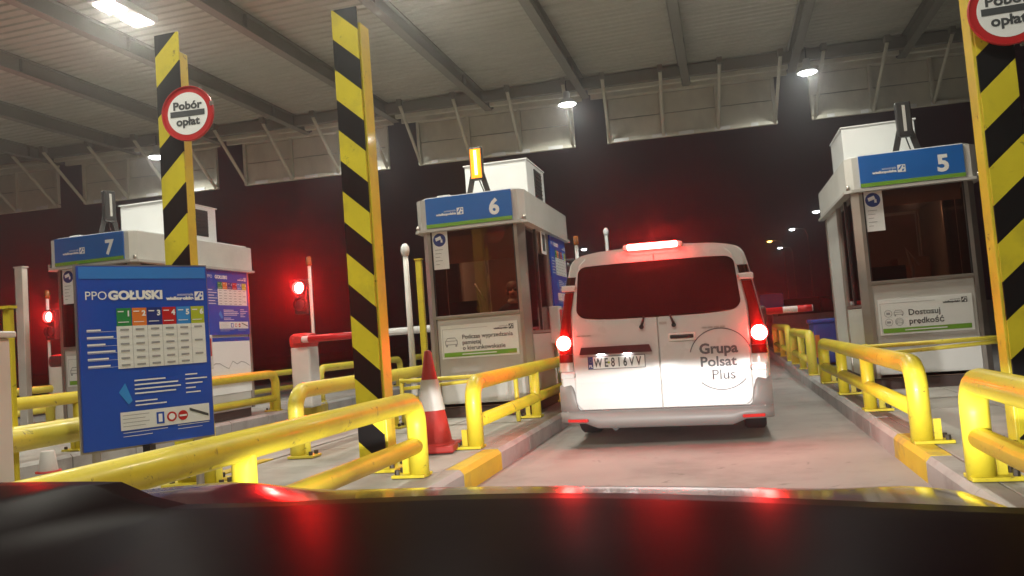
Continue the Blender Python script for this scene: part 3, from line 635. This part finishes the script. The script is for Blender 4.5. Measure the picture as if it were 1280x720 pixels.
# ------------------------------------------------------------------ van
VX, VY = -.635, 7.62
van = thing('van', 'white panel van with lit brake lights stopped in the lane between the booths', 'van', (VX, VY, 0)); van.rotation_euler = (0, R(.9), 0)
def hw_at(z):                                     # half width against height
    tb = [(.2, .93), (.45, .975), (.75, .985), (1.05, .97), (1.3, .925), (1.6, .87), (1.74, .835), (1.795, .80), (1.825, .735), (1.85, .57), (1.865, .3), (1.872, 0.)]
    for (a, b_), (c_, d) in zip(tb, tb[1:]):
        if z <= c_: return b_+(d-b_)*(z-a)/(c_-a)
    return 0
ZS = [.22, .3, .45, .6, .75, .9, 1.05, 1.2, 1.35, 1.5, 1.65, 1.74, 1.78, 1.80, 1.815, 1.83, 1.84, 1.85, 1.858, 1.865]
def rearY(z): return .0 if z < .6 else .015+.10*max(0, (z-.75)/1.15)**1.5
def sect(k):                                      # y offset, width scale, top cut
    return [(0, 1, 1.0), (.12, 1.0, 1.0), (1.2, 1, 1), (2.6, 1, 1), (3.45, .99, .995), (4.0, .97, .80), (4.25, .95, .62), (4.75, .90, .57), (4.95, .82, .50)][k]
b = MB(); rings = []
for k in range(9):
    yo, ws, tc = sect(k); ring = []
    for z in ZS:
        zz = .22+(z-.22)*((1.865*tc-.22)/(1.865-.22)) if tc < 1 else z
        ring.append((hw_at(z)*ws*(1 if k else .955), yo+(rearY(z) if k < 2 else 0), zz))
    rings.append(ring)
n = len(ZS)
for s_ in (-1, 1):
    vs = [(s_*x, y, z) for ring in rings for x, y, z in ring]; fs = [(k*n+i, k*n+i+1, (k+1)*n+i+1, (k+1)*n+i) for k in range(8) for i in range(n-1)]
    b.add(vs, fs, 0, True)
for k in range(8):                                # roof centre strip and floor
    for i, sm_ in ((n-1, True), (0, False)):
        q = [rings[k][i], rings[k+1][i]]; b.add([(-q[0][0], q[0][1], q[0][2]), (q[0][0], q[0][1], q[0][2]), (q[1][0], q[1][1], q[1][2]), (-q[1][0], q[1][1], q[1][2])], [(0, 1, 2, 3)], 0, sm_)
for ring in (rings[0], rings[-1]):
    b.add([(-x, y, z) for x, y, z in ring]+[(x, y, z) for x, y, z in ring], [(i, i+1, n+i+1, n+i) for i in range(n-1)])
body = b.build('body', 'van_white', van)
bm = bmesh.new(); bm.from_mesh(body.data); bmesh.ops.remove_doubles(bm, verts=bm.verts[:], dist=.001); bmesh.ops.recalc_face_normals(bm, faces=bm.faces[:]); bm.to_mesh(body.data); bm.free()
def rear(a, z, h=0.): return Vector((a, rearY(z)-h, z))
def rpoly(mb, pts, h0, h1, mi=0):                 # plate on the rear face, subdivided in z by its own points
    n = len(pts); vs = [rear(a, z, h0) for a, z in pts]+[rear(a, z, h1) for a, z in pts]
    mb.add(vs, [(i, (i+1) % n, n+(i+1) % n, n+i) for i in range(n)]+[tuple(range(n, 2*n))], mi)
# two rear doors, each a grid that follows the rear face, with the rounded lower corners
def door_half(z):
    x = min(.82, hw_at(z)-.115)
    if z < .44: x -= .06*(1-max(0, (z-.345))/.095)**2
    if z > 1.70: x -= .03*((z-1.70)/.085)**2
    return x
zs = [.345, .36, .38, .41, .45, .6, .75, .9, 1.0, 1.1, 1.2, 1.3, 1.4, 1.5, 1.6, 1.7, 1.73, 1.755, 1.775, 1.785]
for s_ in (-1, 1):
    b = MB(); vs = []
    for z in zs:
        X = door_half(z)
        for h in (.0, .022, .028, .028, .028, .022):
            pass
        for a, h in ((.003, .0), (.003, .022), (.009, .028), (X-.012, .028), (X, .020), (X, .0)): vs.append(rear(s_*a, z, h))
    b.add(vs, [(i*6+k, i*6+k+1, (i+1)*6+k+1, (i+1)*6+k) for i in range(len(zs)-1) for k in range(5)], 0, False)
    for i in (0, len(zs)-1): b.add([vs[i*6+k] for k in range(6)], [(0, 1, 2, 3, 4, 5)])
    d = b.build('rear_door', 'van_white', van)
    # seam
    # window glass, rounded, reaching nearly to the middle
    g = []; x1t, x1b = .735, .765
    for cx_, cz_, a0 in ((x1b-.09, 1.30, -90), (x1t-.09, 1.645, 0)):
        for k in range(6):
            an = R(a0+k*18); g.append((cx_+.09*math.cos(an), cz_+.075*math.sin(an)))
    pl = [(.02+.09*k, 1.188) for k in range(7)]+[(a, z-.035) for a, z in g[:6]]+[(a, z) for a, z in g[6:]]+[(.56-.09*k, 1.722) for k in range(7)]
    pl = [(s_*a, z+(0.03*(a/.75)**4 if z < 1.35 else -.008*(a/.7)**2)) for a, z in pl]
    rows = 1; m_ = MB(); rpoly(m_, pl, .024, .034); wn = m_.build('rear_window', 'van_glass', d)
    # inner strip joins the two panes visually: black rubber
    if s_ > 0: m_ = MB(); rpoly(m_, [(-.022, 1.186), (.022, 1.186), (.022, 1.72), (-.022, 1.72)], .02, .0335); m_.build('window_seal', 'van_glass', d)
    # wiper
    m_ = MB(); m_.tube([rear(s_*.13+.02*s_, 1.11, .045), rear(s_*.12, 1.20, .05)], [.013, .008], 8); m_.tube([rear(s_*.15, 1.10, .03), rear(s_*.15, 1.10, .055)], .022, 10); m_.build('wiper', 'black', d)
    # hinges
    for z in (1.51, .675):
        X = door_half(z); m_ = MB(); m_.box(rear(s_*(X+.055), z, .042), (.14, .035, .058), bev=.010); m_.build('hinge', 'van_white', d)
        m_ = MB(); m_.tube([rear(s_*(X-.005), z-.02, .05), rear(s_*(X-.005), z+.02, .05)], .012, 8); m_.build('hinge_pin', 'steel', d)
    if s_ > 0:
        m_ = MB(); m_.box(rear(.215, .985, .034), (.245, .02, .075), bev=.02); hd_ = m_.build('handle_recess', 'booth_white', d)
        m_ = MB(); m_.box(rear(.215, .99, .047), (.215, .02, .034), bev=.009); m_.build('handle', 'black', hd_)
        m_ = MB(); m_.box(rear(.05, 1.125, .03), (.07, .012, .022)); m_.build('badge', 'steel', d)
        f = lambda a, b_, h=0.: rear(.553+a, .745+b_, .029+h)
        m_ = MB(); m_.disc(f, 0, .02, .285, 0, .002, .276, 40, R(20), R(165)); m_.disc(f, 0, .02, .285, 0, .002, .276, 30, R(228), R(318))
        m_.text(f, 'Grupa', .128, -.19, .075, 0, .0045, 'LEFT', .002, 1.05); m_.text(f, 'Polsat', .128, -.19, -.045, 0, .003, 'LEFT', .002, 1.05); m_.text(f, 'Plus', .128, -.095, -.165, 0, .0005, 'LEFT', .002, 1.05)
        m_.build('company_logo', 'logo_grey', d)
        m_ = MB(); [m_.rect(lambda a, b_, h=0.: rear(.40+a, 1.05+b_, .029+h), q*.055, 0, q*.055+.045, .016, 0, .002) for q in range(4)]; m_.build('model_badge', 'steel', d)
    else:
        m_ = MB(); rpoly(m_, [(-.755, .865), (-.735, .935), (-.09, .935), (-.065, .865)], .020, .06); ov = m_.build('plate_overhang', 'dark_trim', d)
        for xx in (-.55, -.30): MB().box(rear(xx, .866, .047), (.07, .02, .008)).build('plate_lamp', 'plate_lamp_lit', ov)
        m_ = MB(); rpoly(m_, [(-.72, .70), (-.72, .864), (-.10, .864), (-.10, .70)], .02, .0295); m_.build('plate_recess', 'van_white', d)
        m_ = MB(); rpoly(m_, [(-.680, .722), (-.680, .845), (-.135, .845), (-.135, .722)], .02, .038); pt = m_.build('number_plate', 'print_dark', d)
        f = lambda a, b_, h=0.: rear(-.674+a, .728+b_, .038+h)
        m_ = MB(); m_.rect(f, 0, 0, .533, .111, 0, .002); m_.rect(f, 0, 0, .045, .111, 1, .003); m_.text(f, 'PL', .035, .0225, .014, 2, .001, 'CENTER', .004)
        for k in range(12): m_.disc(f, .0225+.014*math.cos(k*R(30)), .078+.014*math.sin(k*R(30)), .0022, 4, .004, n=6)
        m_.text(f, 'W E', .118, .054, .016, 3, .0026, 'LEFT', .004, .63); m_.text(f, '8 1 6 V V', .118, .216, .016, 3, .0026, 'LEFT', .004, .63); m_.disc(f, .196, .055, .011, 4, .004, n=10)
        m_.build('plate_print', ['print_white', 'navy', 'print_white', 'print_dark', 'lime'], pt)
        m_ = MB(); [m_.rect(lambda a, b_, h=0.: rear(-.78+a, 1.04+b_, .029+h), q*.05, 0, q*.05+.042, .012, 0, .002) for q in range(3)]; m_.build('maker_badge', 'steel', d)
# tail lamps on the corner pillars
for s_ in (-1, 1):
    def lampseg(z0, z1, mat, name, par, out=.03):
        m_ = MB(); N = 6; vs = []
        for i in range(N+1):
            z = z0+(z1-z0)*i/N; xi = door_half(z)+.008; xo = hw_at(z)-.012
            for a, h in ((xi, .0), (xi, out), ((xi+xo)/2, out), (xo-.012, out*.5), (xo+.004, -.05), (xo-.02, -.10)): vs.append(rear(s_*a, z, h))
        m_.add(vs, [(i*6+k, i*6+k+1, (i+1)*6+k+1, (i+1)*6+k) for i in range(N) for k in range(5)], 0, True)
        for i in (0, N): m_.add([vs[i*6+k] for k in range(6)], [tuple(range(6))])
        return m_.build(name, mat, par)
    tl = lampseg(.88, 1.47, 'lens_red', 'tail_lamp', van)
    lampseg(.715, .795, 'lens_clear', 'reversing_lens', tl, .028); lampseg(.80, .875, 'lens_red', 'indicator_lens', tl, .028)
    lampseg(1.475, 1.62, 'van_glass', 'pillar_trim', van, .012)
    m_ = MB(); cx = s_*.905; m_.lathe([(0, .060), (.04, .056), (.062, .046), (.072, .025)], c=(cx, rearY(.985), .985), n=18, axis='-Y'); m_.build('brake_light', 'brake_lit', tl)
# high brake light under a roof spoiler
m_ = MB(); m_.box((0, .09, 1.862), (.56, .16, .05), bev=.02); sp = m_.build('roof_spoiler', 'van_white', van)
m_ = MB(); m_.box((0, .0, 1.858), (.47, .03, .06), bev=.012); m_.build('high_brake_light', 'brake_strip_lit', sp)
# bumper
b = MB(); N = 96; prof = [(.00, .58), (-.045, .565), (-.06, .50), (-.06, .40), (-.052, .34), (-.03, .33), (-.03, .32), (-.065, .31), (-.07, .22), (-.05, .165), (.05, .15)]
vs = []
for i in range(N+1):
    u = -1+2*i/N; x = .985*math.copysign(1-(1-abs(u))**1.0, u); cy = .11*max(0, (abs(u)-.82)/.18)**2.2
    lo = .0
    for y, z in prof:
        top = .34 if abs(x) < .80 else .34+.24*min(1, (abs(x)-.80)/.05)**.5
        zz = min(z, top) if z > .33 else z
        if z < .3: zz += .005+.05*min(1, max(0, (abs(x)-.62)/.12))
        vs.append((x, y+cy, zz))
q = len(prof); b.add(vs, [(i*q+k, i*q+k+1, (i+1)*q+k+1, (i+1)*q+k) for i in range(N) for k in range(q-1)], 0, True)
bp = b.build('rear_bumper', 'van_bumper', van)
for s_ in (-1, 1): MB().box((s_*.80, -.05, .245), (.20, .06, .03), bev=.008, rot=Matrix.Rotation(s_*R(12), 3, 'Z')).build('reflector', 'reflector_red', bp)
MB().tube([(-.45, -.05, .17), (-.45, .25, .19)], .028, 10).build('exhaust_pipe', 'dark_metal', van)
# side glass, wheels
for s_ in (-1, 1):
    for k, (ya, yb) in enumerate(((.25, 1.25), (1.35, 2.35), (2.45, 3.3))):
        m_ = MB(); vs = [(s_*(hw_at(z)+.004), y, z) for y in (ya, yb) for z in (1.12, 1.3, 1.5, 1.66)]
        m_.add(vs, [(0, 1, 5, 4), (1, 2, 6, 5), (2, 3, 7, 6)]); m_.build('side_window', 'van_glass', van)
    for yy in (.95, 4.15):
        m_ = MB(); m_.lathe([(.20, -.10), (.30, -.105), (.325, -.08), (.33, 0), (.325, .08), (.30, .105), (.20, .10)], c=(s_*.835, yy, .33), n=28, axis='X'); wl = m_.build('wheel', 'rubber', van)
        m_ = MB(); m_.lathe([(.205, .09), (.19, .07), (.05, .05), (0, .05)] if s_ > 0 else [(.205, -.09), (.19, -.07), (.05, -.05), (0, -.05)], c=(s_*.835, yy, .33), n=20, axis='X'); m_.build('rim', 'steel', wl)
    MB().box((s_*1.06, 3.75, 1.15), (.2, .12, .26), bev=.04).build('mirror', 'black', van)
m_ = MB(); m_.box((0, 2.4, .24), (1.6, 4.2, .08)); m_.build('underbody', 'rubber', van)
m_ = MB(); m_.tube([(-.9, .95, .30), (.9, .95, .30)], .05, 8); m_.build('axle', 'rubber', van)

# ------------------------------------------------------------------ traffic cone
tc = thing('traffic_cone', 'red and white traffic cone standing between two guard rails', 'traffic cone', (-2.52, 6.55, IZ), R(8))
MB().box((0, 0, .035), (.42, .42, .06), bev=.015).build('base', 'cone_red', tc)
def cone_r(z): return .165-.135*(z/.80)
def seg(z0, z1, e): return [(cone_r(z0)+e, .06+z0), (cone_r(z1)+e, .06+z1)]
MB().lathe([(.185, .06), (.17, .085)]+seg(.02, .30, 0), n=24).build('cone_body', 'cone_red', tc)
MB().lathe(seg(.295, .56, .004), n=24).build('white_band', 'cone_white', tc)
MB().lathe(seg(.555, .80, 0)+[(.02, .87), (0, .872)], n=24).build('cone_tip', 'cone_red', tc)

# ------------------------------------------------------------------ barriers and traffic lights
def barrier(x, y, L_, label, za=1.20, cap='red_plastic'):
    t = thing('lane_barrier', label, 'barrier', (x, y, IZ), 0, 'lane barriers on the islands')
    MB().box((0, 0, .52), (.36, .34, 1.04), bev=.03).build('housing', 'cabinet_white', t)
    MB().box((0, 0, 1.14), (.42, .40, .26), bev=.09).build('cap', cap, t)
    if L_:
        z = za-IZ; ar = MB().tube([(.1, -.22, z), (.1+L_, -.22, z+.01)], .058, 12).build('arm', 'print_white', t)
        for a, e in (((.12, L_*.45), (L_*.9, L_-.02)) if L_ < 3 else ((.12, L_*.86), (L_*.93, L_-.01))): MB().tube([(.1+a, -.22, z+.01*a/L_), (.1+e, -.22, z+.01*e/L_)], .0605, 12).build('red_band', 'red', ar)
        MB().box((.02, -.20, z), (.14, .14, .14), bev=.02).build('arm_clamp', 'red_plastic', t)
def signal(x, y, h, label, lit=True, dx=-.17):
    t = thing('traffic_light', label, 'traffic light', (x, y, IZ), 0, 'lane traffic lights behind the booths')
    MB().tube([(0, 0, 0), (0, 0, h)], .03, 10).build('pole', 'cabinet_white', t)
    MB().box((0, 0, .01), (.2, .2, .02)).build('foot_plate', 'cabinet_white', t)
    hz = h-.55; hs = MB().box((dx, 0, hz), (.26, .18, .62), bev=.03).build('signal_housing', 'black', t)
    for k in range(2):
        zz = hz+.16-.30*k
        MB().lathe([(.0, .115), (.06, .108), (.10, .092)], c=(dx, 0, zz), n=20, axis='-Y').build('lens', 'signal_red_lit' if k == 0 and lit else 'screen_off', hs)
        MB().lathe([(.112, .09), (.112, .15)], c=(dx, 0, zz), n=20, axis='-Y').build('visor', 'black', hs)
    MB().box((dx*.4, 0, hz+.2), (abs(dx), .04, .05)).build('bracket', 'black', t)
    MB().lathe([(0, h+.17), (.045, h+.16), (.05, h+.03), (.045, h), (0, h)], n=12).build('beacon', 'lens_amber_off', t)
p = at(381, 440, 'Y', 12.45); barrier(p.x, 12.45, 2.75, 'white barrier housing with red cap and red and white arm across the neighbouring lane', 1.33)
barrier(-2.2, 15.2, 3.6, 'barrier whose red arm with white end shows to the right of the van', 1.20)
p = at(80, 460, 'Y', 12.9); barrier(p.x, 12.9, 0, 'white barrier housing with dark grey cap beyond booth 7', cap='dark_metal')
p = at(388, 357, 'Y', 13.0); signal(p.x, 13.0, p.z+.36-IZ, 'traffic light glowing red above the white barrier housing with the red cap')
p = at(720, 303, 'Y', 14.3); signal(p.x, 14.3, p.z-IZ-.05, 'traffic light pole with an unlit amber beacon showing over the van roof', lit=False)
p = at(60, 395, 'Y', 13.4); signal(p.x, 13.4, p.z+.36-IZ, 'traffic light glowing red on a thin pole beyond booth 7', dx=.13)

# ------------------------------------------------------------------ poles, cabinets and small things on the islands
def cctv(x, y, z, label):
    t = thing('camera_pole', label, 'pole', (x, y, IZ), 0, 'white poles with dome cameras'); h = z-IZ
    MB().tube([(0, 0, 0), (0, 0, h-.12)], [.045, .035], 12).build('pole', 'cabinet_white', t)
    MB().box((0, 0, .012), (.22, .22, .024)).build('foot_plate', 'cabinet_white', t)
    MB().lathe([(0, h+.04), (.03, h+.03), (.055, h-.01), (.06, h-.06), (.045, h-.12), (0, h-.14)], n=16).build('dome_camera', 'unit_white', t)
p = at(506, 308, 'X', -4.02); cctv(p.x, p.y, p.z, 'slim white pole with a dome camera beside booth 6')
p = at(757, 287, 'X', -2.3); cctv(p.x, p.y, p.z, 'slim white pole with a dome camera showing over the van roof')
def flat_post(px, py, X, mat, wd, label, cat='post'):
    p = at(px, py, 'X', X); t = thing('square_post', label, cat, (p.x, p.y, IZ)); h = p.z-IZ
    MB().box((0, 0, h/2), (wd, wd*.7, h), bev=.008).build('shaft', mat, t); MB().box((0, 0, h+.008), (wd+.02, wd*.7+.02, .016)).build('cap', mat, t); MB().box((0, 0, .01), (wd+.12, wd+.1, .02)).build('foot_plate', mat, t)
flat_post(523, 325, -4.0, 'yellow', .085, 'plain yellow square post beside booth 6')
flat_post(26, 335, -9.3, 'cabinet_white', .13, 'tall white square post left of booth 7')
flat_post(10, 386, -3.85, 'yellow', .05, 'short yellow square post behind the white cabinet')
cb = thing('utility_cabinet', 'white utility cabinet on the island left of the blue price board', 'cabinet', (-3.50, 2.86, IZ), R(8))
MB().box((0, 0, .58), (.48, .36, 1.06), bev=.012).build('cabinet_body', 'cabinet_white', cb); MB().box((0, 0, 1.125), (.52, .40, .03), bev=.008).build('cabinet_lid', 'cabinet_white', cb)
dr = MB().box((0, -.183, .58), (.42, .012, .94), bev=.004).build('cabinet_door', 'cabinet_white', cb); MB().box((.16, -.195, .62), (.02, .02, .1)).build('handle', 'dark_metal', dr); MB().box((0, 0, .025), (.44, .32, .05)).build('cabinet_foot', 'joint', cb)
p = at(66, 590, 'Z', IZ); sb = thing('marker_stub', 'small white tapered marker stub on the pavement below the blue price board', 'bollard', (p.x-.05, p.y, IZ))
MB().lathe([(0, .20), (.05, .20), (.06, .19), (.085, .02), (.085, .015)], n=18).build('stub', 'cone_white', sb); MB().lathe([(.11, 0), (.11, .015), (.0, .016)], n=18).build('stub_base', 'red_plastic', sb)
bb = thing('storage_bin', 'blue storage bin on the island behind booth 5', 'bin', (2.05, 15.6, IZ))
MB().box((0, 0, .40), (1.1, .8, .72), bev=.03).build('bin_body', 'blue_bin', bb); MB().box((0, 0, .79), (1.16, .86, .07), bev=.02).build('bin_lid', 'blue_bin', bb)
MB().box((-.50, -.402, .35), (.08, .012, .4)).build('marker_strip', 'orange', bb)
for sx in (-.4, .4): MB().box((sx, 0, .03), (.1, .6, .06)).build('skid', 'black', bb)

# ------------------------------------------------------------------ far things
wl = thing('concrete_barrier', 'low pale concrete barrier wall beyond booth 5', 'wall', (6.6, 29, 0))
for k in range(5): MB().prism([(-.25, 0), (.25, 0), (.22, .2), (.1, .5), (.08, 1.12), (-.08, 1.12), (-.1, .5), (-.22, .2)], -.99, .99, lambda a, b_, h, k=k: Vector((-4+2*k+h, a, b_))).build('barrier_block', 'concrete', wl)
p = at(1010, 378, 'Y', 34)
fc = thing('parked_car', 'dark parked car seen beyond the concrete barrier', 'car', (p.x, 34, 0), R(70))
b = MB()
pr = [(-2.1, .35), (-2.15, .75), (-2.0, 1.0), (-1.5, 1.1), (-.9, 1.75), (.6, 1.78), (1.2, 1.15), (2.0, .98), (2.15, .7), (2.1, .35)]
b.prism([(a, z) for a, z in pr], -.82, .82, lambda a, z, h: Vector((a, h*(1 if z < 1.2 else .82), z))); bd = b.build('car_body', 'dark_car', fc)
for s_ in (-1, 1):
    MB().add([(-1.3, s_*.835, 1.16), (1.0, s_*.835, 1.16), (.55, s_*.70, 1.68), (-.85, s_*.70, 1.68)], [(0, 1, 2, 3)]).build('side_window', 'van_glass', fc)
    for yy in (-1.35, 1.35): MB().lathe([(0, -.1), (.3, -.1), (.33, 0), (.3, .1), (0, .1)], c=(0, 0, 0), n=20, axis='X').build('wheel', 'rubber', fc, (yy, s_*.75, .33)).rotation_euler = (0, 0, R(90))
bs = thing('blue_road_sign', 'small blue direction sign far behind the van', 'sign', (*at(965, 380, 'Y', 30).xy, 0)); z = at(962, 378, 'Y', 30).z
MB().box((0, 0, z), (.8, .04, .6), bev=.01).build('sign_plate', 'blue_light', bs); MB().tube([(0, .06, 0), (0, .06, z+.2)], .04, 8).build('sign_pole', 'steel', bs)
for k, (px, py, mat) in enumerate(((1020, 265, 'street_white_lit'), (990, 287, 'street_white_lit'), (962, 302, 'street_orange_lit'), (975, 310, 'street_white_lit'), (730, 312, 'street_white_lit'))):
    p = at(px, py, 'Z', 9.0)
    t = thing('street_lamp', ['white lit street lamp closest to the roof of booth 5', 'white lit street lamp halfway between booth 5 and the van', 'orange lit street lamp above the van\'s right side', 'small white lit street lamp right below the orange one', 'far white lit street lamp beside the amber beacon over the van'][k], 'street lamp', (p.x, p.y, 0), 0, 'street lamps on the road beyond')
    s_ = 1 if k < 4 else -1
    MB().tube([(s_*1.3, 0, 0), (s_*1.3, 0, 8.4), (s_*1.1, 0, 8.95), (s_*.25, 0, 9.08)], [.1, .06, .05, .045], 8).build('pole', 'steel', t)
    MB().box((0, 0, 9.08), (.7, .3, .12), bev=.04).build('lamp_head', 'booth_grey', t); MB().lathe([(.26, .0), (.2, -.08), (0, -.12)], c=(0, 0, 9.02), n=12).build('lamp_lens', mat, t)

# ------------------------------------------------------------------ the car the picture is taken from
CX = -.38
car = thing('car', 'dark red bonnet and black dashboard of the car waiting behind the van', 'car', (CX, 0, 0))
b = MB(); NX, NY = 36, 26; vs = []
for j in range(NY+1):
    v = j/NY; y = .72+1.22*v
    for i in range(NX+1):
        u = -1+2*i/NX; a = abs(u)
        z = .845-.055*v-.045*v*v-.02*u - (.09*max(0, (v-.82)/.18)**2)
        z += .020*math.exp(-((a-.80)/.12)**2)*(1-.5*v) - .05*max(0, (a-.88)/.12)**2 + (.05*math.exp(-((u+.93)/.13)**2)*(1-v*.6))
        vs.append((u*.86, y-.13*u*u*v, z))
b.add(vs, [(j*(NX+1)+i, j*(NX+1)+i+1, (j+1)*(NX+1)+i+1, (j+1)*(NX+1)+i) for j in range(NY) for i in range(NX)], 0, True)
b.build('bonnet', 'hood_paint', car)
for s_ in (-1, 1):
    b = MB(); vs = []
    for k in range(9):
        y = .72+1.13*k/8; zt = .83-.13*(k/8)**1.5
        vs += [(s_*.86, y-.13*(k/8)*1.0, zt-.015), (s_*.885, y-.13*k/8, zt-.06), (s_*.89, y-.13*k/8, .40)]
    b.add(vs, [(k*3+i, k*3+i+1, (k+1)*3+i+1, (k+1)*3+i) for k in range(8) for i in range(2)], 0, True); b.build('fender', 'hood_paint', car)
    hl = MB().box((s_*.62, 1.80, .60), (.36, .14, .14), bev=.04).build('headlamp', 'lens_clear', car)
    ld = bpy.data.lights.new('headlamp_beam', 'SPOT'); ld.energy = HEAD_W; ld.spot_size = R(95); ld.spot_blend = .4; ld.shadow_soft_size = .05; ld.color = (1, .97, .92); ld.use_nodes = True
    t_ = ld.node_tree; L = t_.links.new; em = t_.nodes['Emission']
    tcn = t_.nodes.new('ShaderNodeTexCoord'); sx = t_.nodes.new('ShaderNodeSeparateXYZ'); L(tcn.outputs['Normal'], sx.inputs[0])
    ab = t_.nodes.new('ShaderNodeMath'); ab.operation = 'ABSOLUTE'; L(sx.outputs[2], ab.inputs[0])
    dv = t_.nodes.new('ShaderNodeMath'); dv.operation = 'DIVIDE'; L(sx.outputs[1], dv.inputs[0]); L(ab.outputs[0], dv.inputs[1])
    m1 = t_.nodes.new('ShaderNodeMapRange'); m1.interpolation_type = 'SMOOTHSTEP'; m1.inputs[1].default_value = .004; m1.inputs[2].default_value = .024; m1.inputs[3].default_value = 1; m1.inputs[4].default_value = .02; L(dv.outputs[0], m1.inputs[0])
    m2 = t_.nodes.new('ShaderNodeMapRange'); m2.inputs[1].default_value = -.20; m2.inputs[2].default_value = -.03; m2.inputs[3].default_value = .02; m2.inputs[4].default_value = 1; L(dv.outputs[0], m2.inputs[0])
    mu = t_.nodes.new('ShaderNodeMath'); mu.operation = 'MULTIPLY'; L(m1.outputs[0], mu.inputs[0]); L(m2.outputs[0], mu.inputs[1]); L(mu.outputs[0], em.inputs[1])
    lo = bpy.data.objects.new('headlamp_beam', ld); col.objects.link(lo); lo.parent = car; lo.location = (s_*.62, 1.90, .63); lo.rotation_euler = (R(90), 0, 0)
MB().box((0, 1.78, .45), (1.6, .12, .3), bev=.05).build('front_bumper', 'hood_paint', car)
b = MB(); vs = []; NX, NY = 40, 16
for j in range(NY+1):
    v = j/NY; y = .10+.78*v
    for i in range(NX+1):
        u = -1+2*i/NX
        z = .933+.012*math.sin(v*3.1)-.20*max(0, (v-.93)/.07)**2-.09*max(0, (.2-v)/.2)**2-.012*u+.028*min(1, max(0, (-.31-u)/.10))**2*(3-2*min(1, max(0, (-.31-u)/.10)))+.004*math.sin(u*6)
        vs.append((u*.84, y-.10*u*u*v, z))
b.add(vs, [(j*(NX+1)+i, j*(NX+1)+i+1, (j+1)*(NX+1)+i+1, (j+1)*(NX+1)+i) for j in range(NY) for i in range(NX)], 0, True)
b.build('dashboard', 'dash', car)
MB().box((0, .80, .74), (1.5, .14, .10), bev=.02).build('cowl', 'black', car)
MB().box((0, .8, .40), (1.6, 1.7, .35), bev=.05).build('engine_bay', 'black', car)
b = MB(); vs = []
for j in range(9):
    v = j/8; y = -1.3+1.55*v
    for i in range(9):
        u = -1+i/4; vs.append((u*.62, y, 1.46-.05*u*u-.06*(2*v-1)**2))
b.add(vs, [(j*9+i, j*9+i+1, (j+1)*9+i+1, (j+1)*9+i) for j in range(8) for i in range(8)], 0, True); b.build('roof', 'hood_paint', car)  # unseen roof, added to keep canopy light off the dashboard
for s_ in (-1, 1): MB().tube([(s_*.60, .22, 1.36), (s_*.70, .55, 1.14), (s_*.78, .86, .90)], .035, 8).build('windscreen_pillar', 'hood_paint', car)  # out of view, added with the roof for shade
for s_ in (-1, 1): MB().lathe([(0, -.1), (.3, -.1), (.32, 0), (.3, .1), (0, .1)], c=(s_*.74, 1.2, .32), n=24, axis='X').build('wheel', 'rubber', car)

# ------------------------------------------------------------------ haze volume added to imitate red glare on windscreen and lens
HAZE = 0.006
if HAZE > 0:
    hz = MB().box((0, 60, 8), (120, 160, 20)).build('haze', 'joint'); m = bpy.data.materials.new('haze'); m.use_nodes = True; t_ = m.node_tree; t_.nodes.clear()
    pv = t_.nodes.new('ShaderNodeVolumePrincipled'); pv.inputs['Color'].default_value = (.9, .9, .9, 1); pv.inputs['Density'].default_value = HAZE; pv.inputs['Anisotropy'].default_value = .9
    o_ = t_.nodes.new('ShaderNodeOutputMaterial'); t_.links.new(pv.outputs[0], o_.inputs['Volume']); hz.data.materials.clear(); hz.data.materials.append(m); tag(hz, kind='stuff')
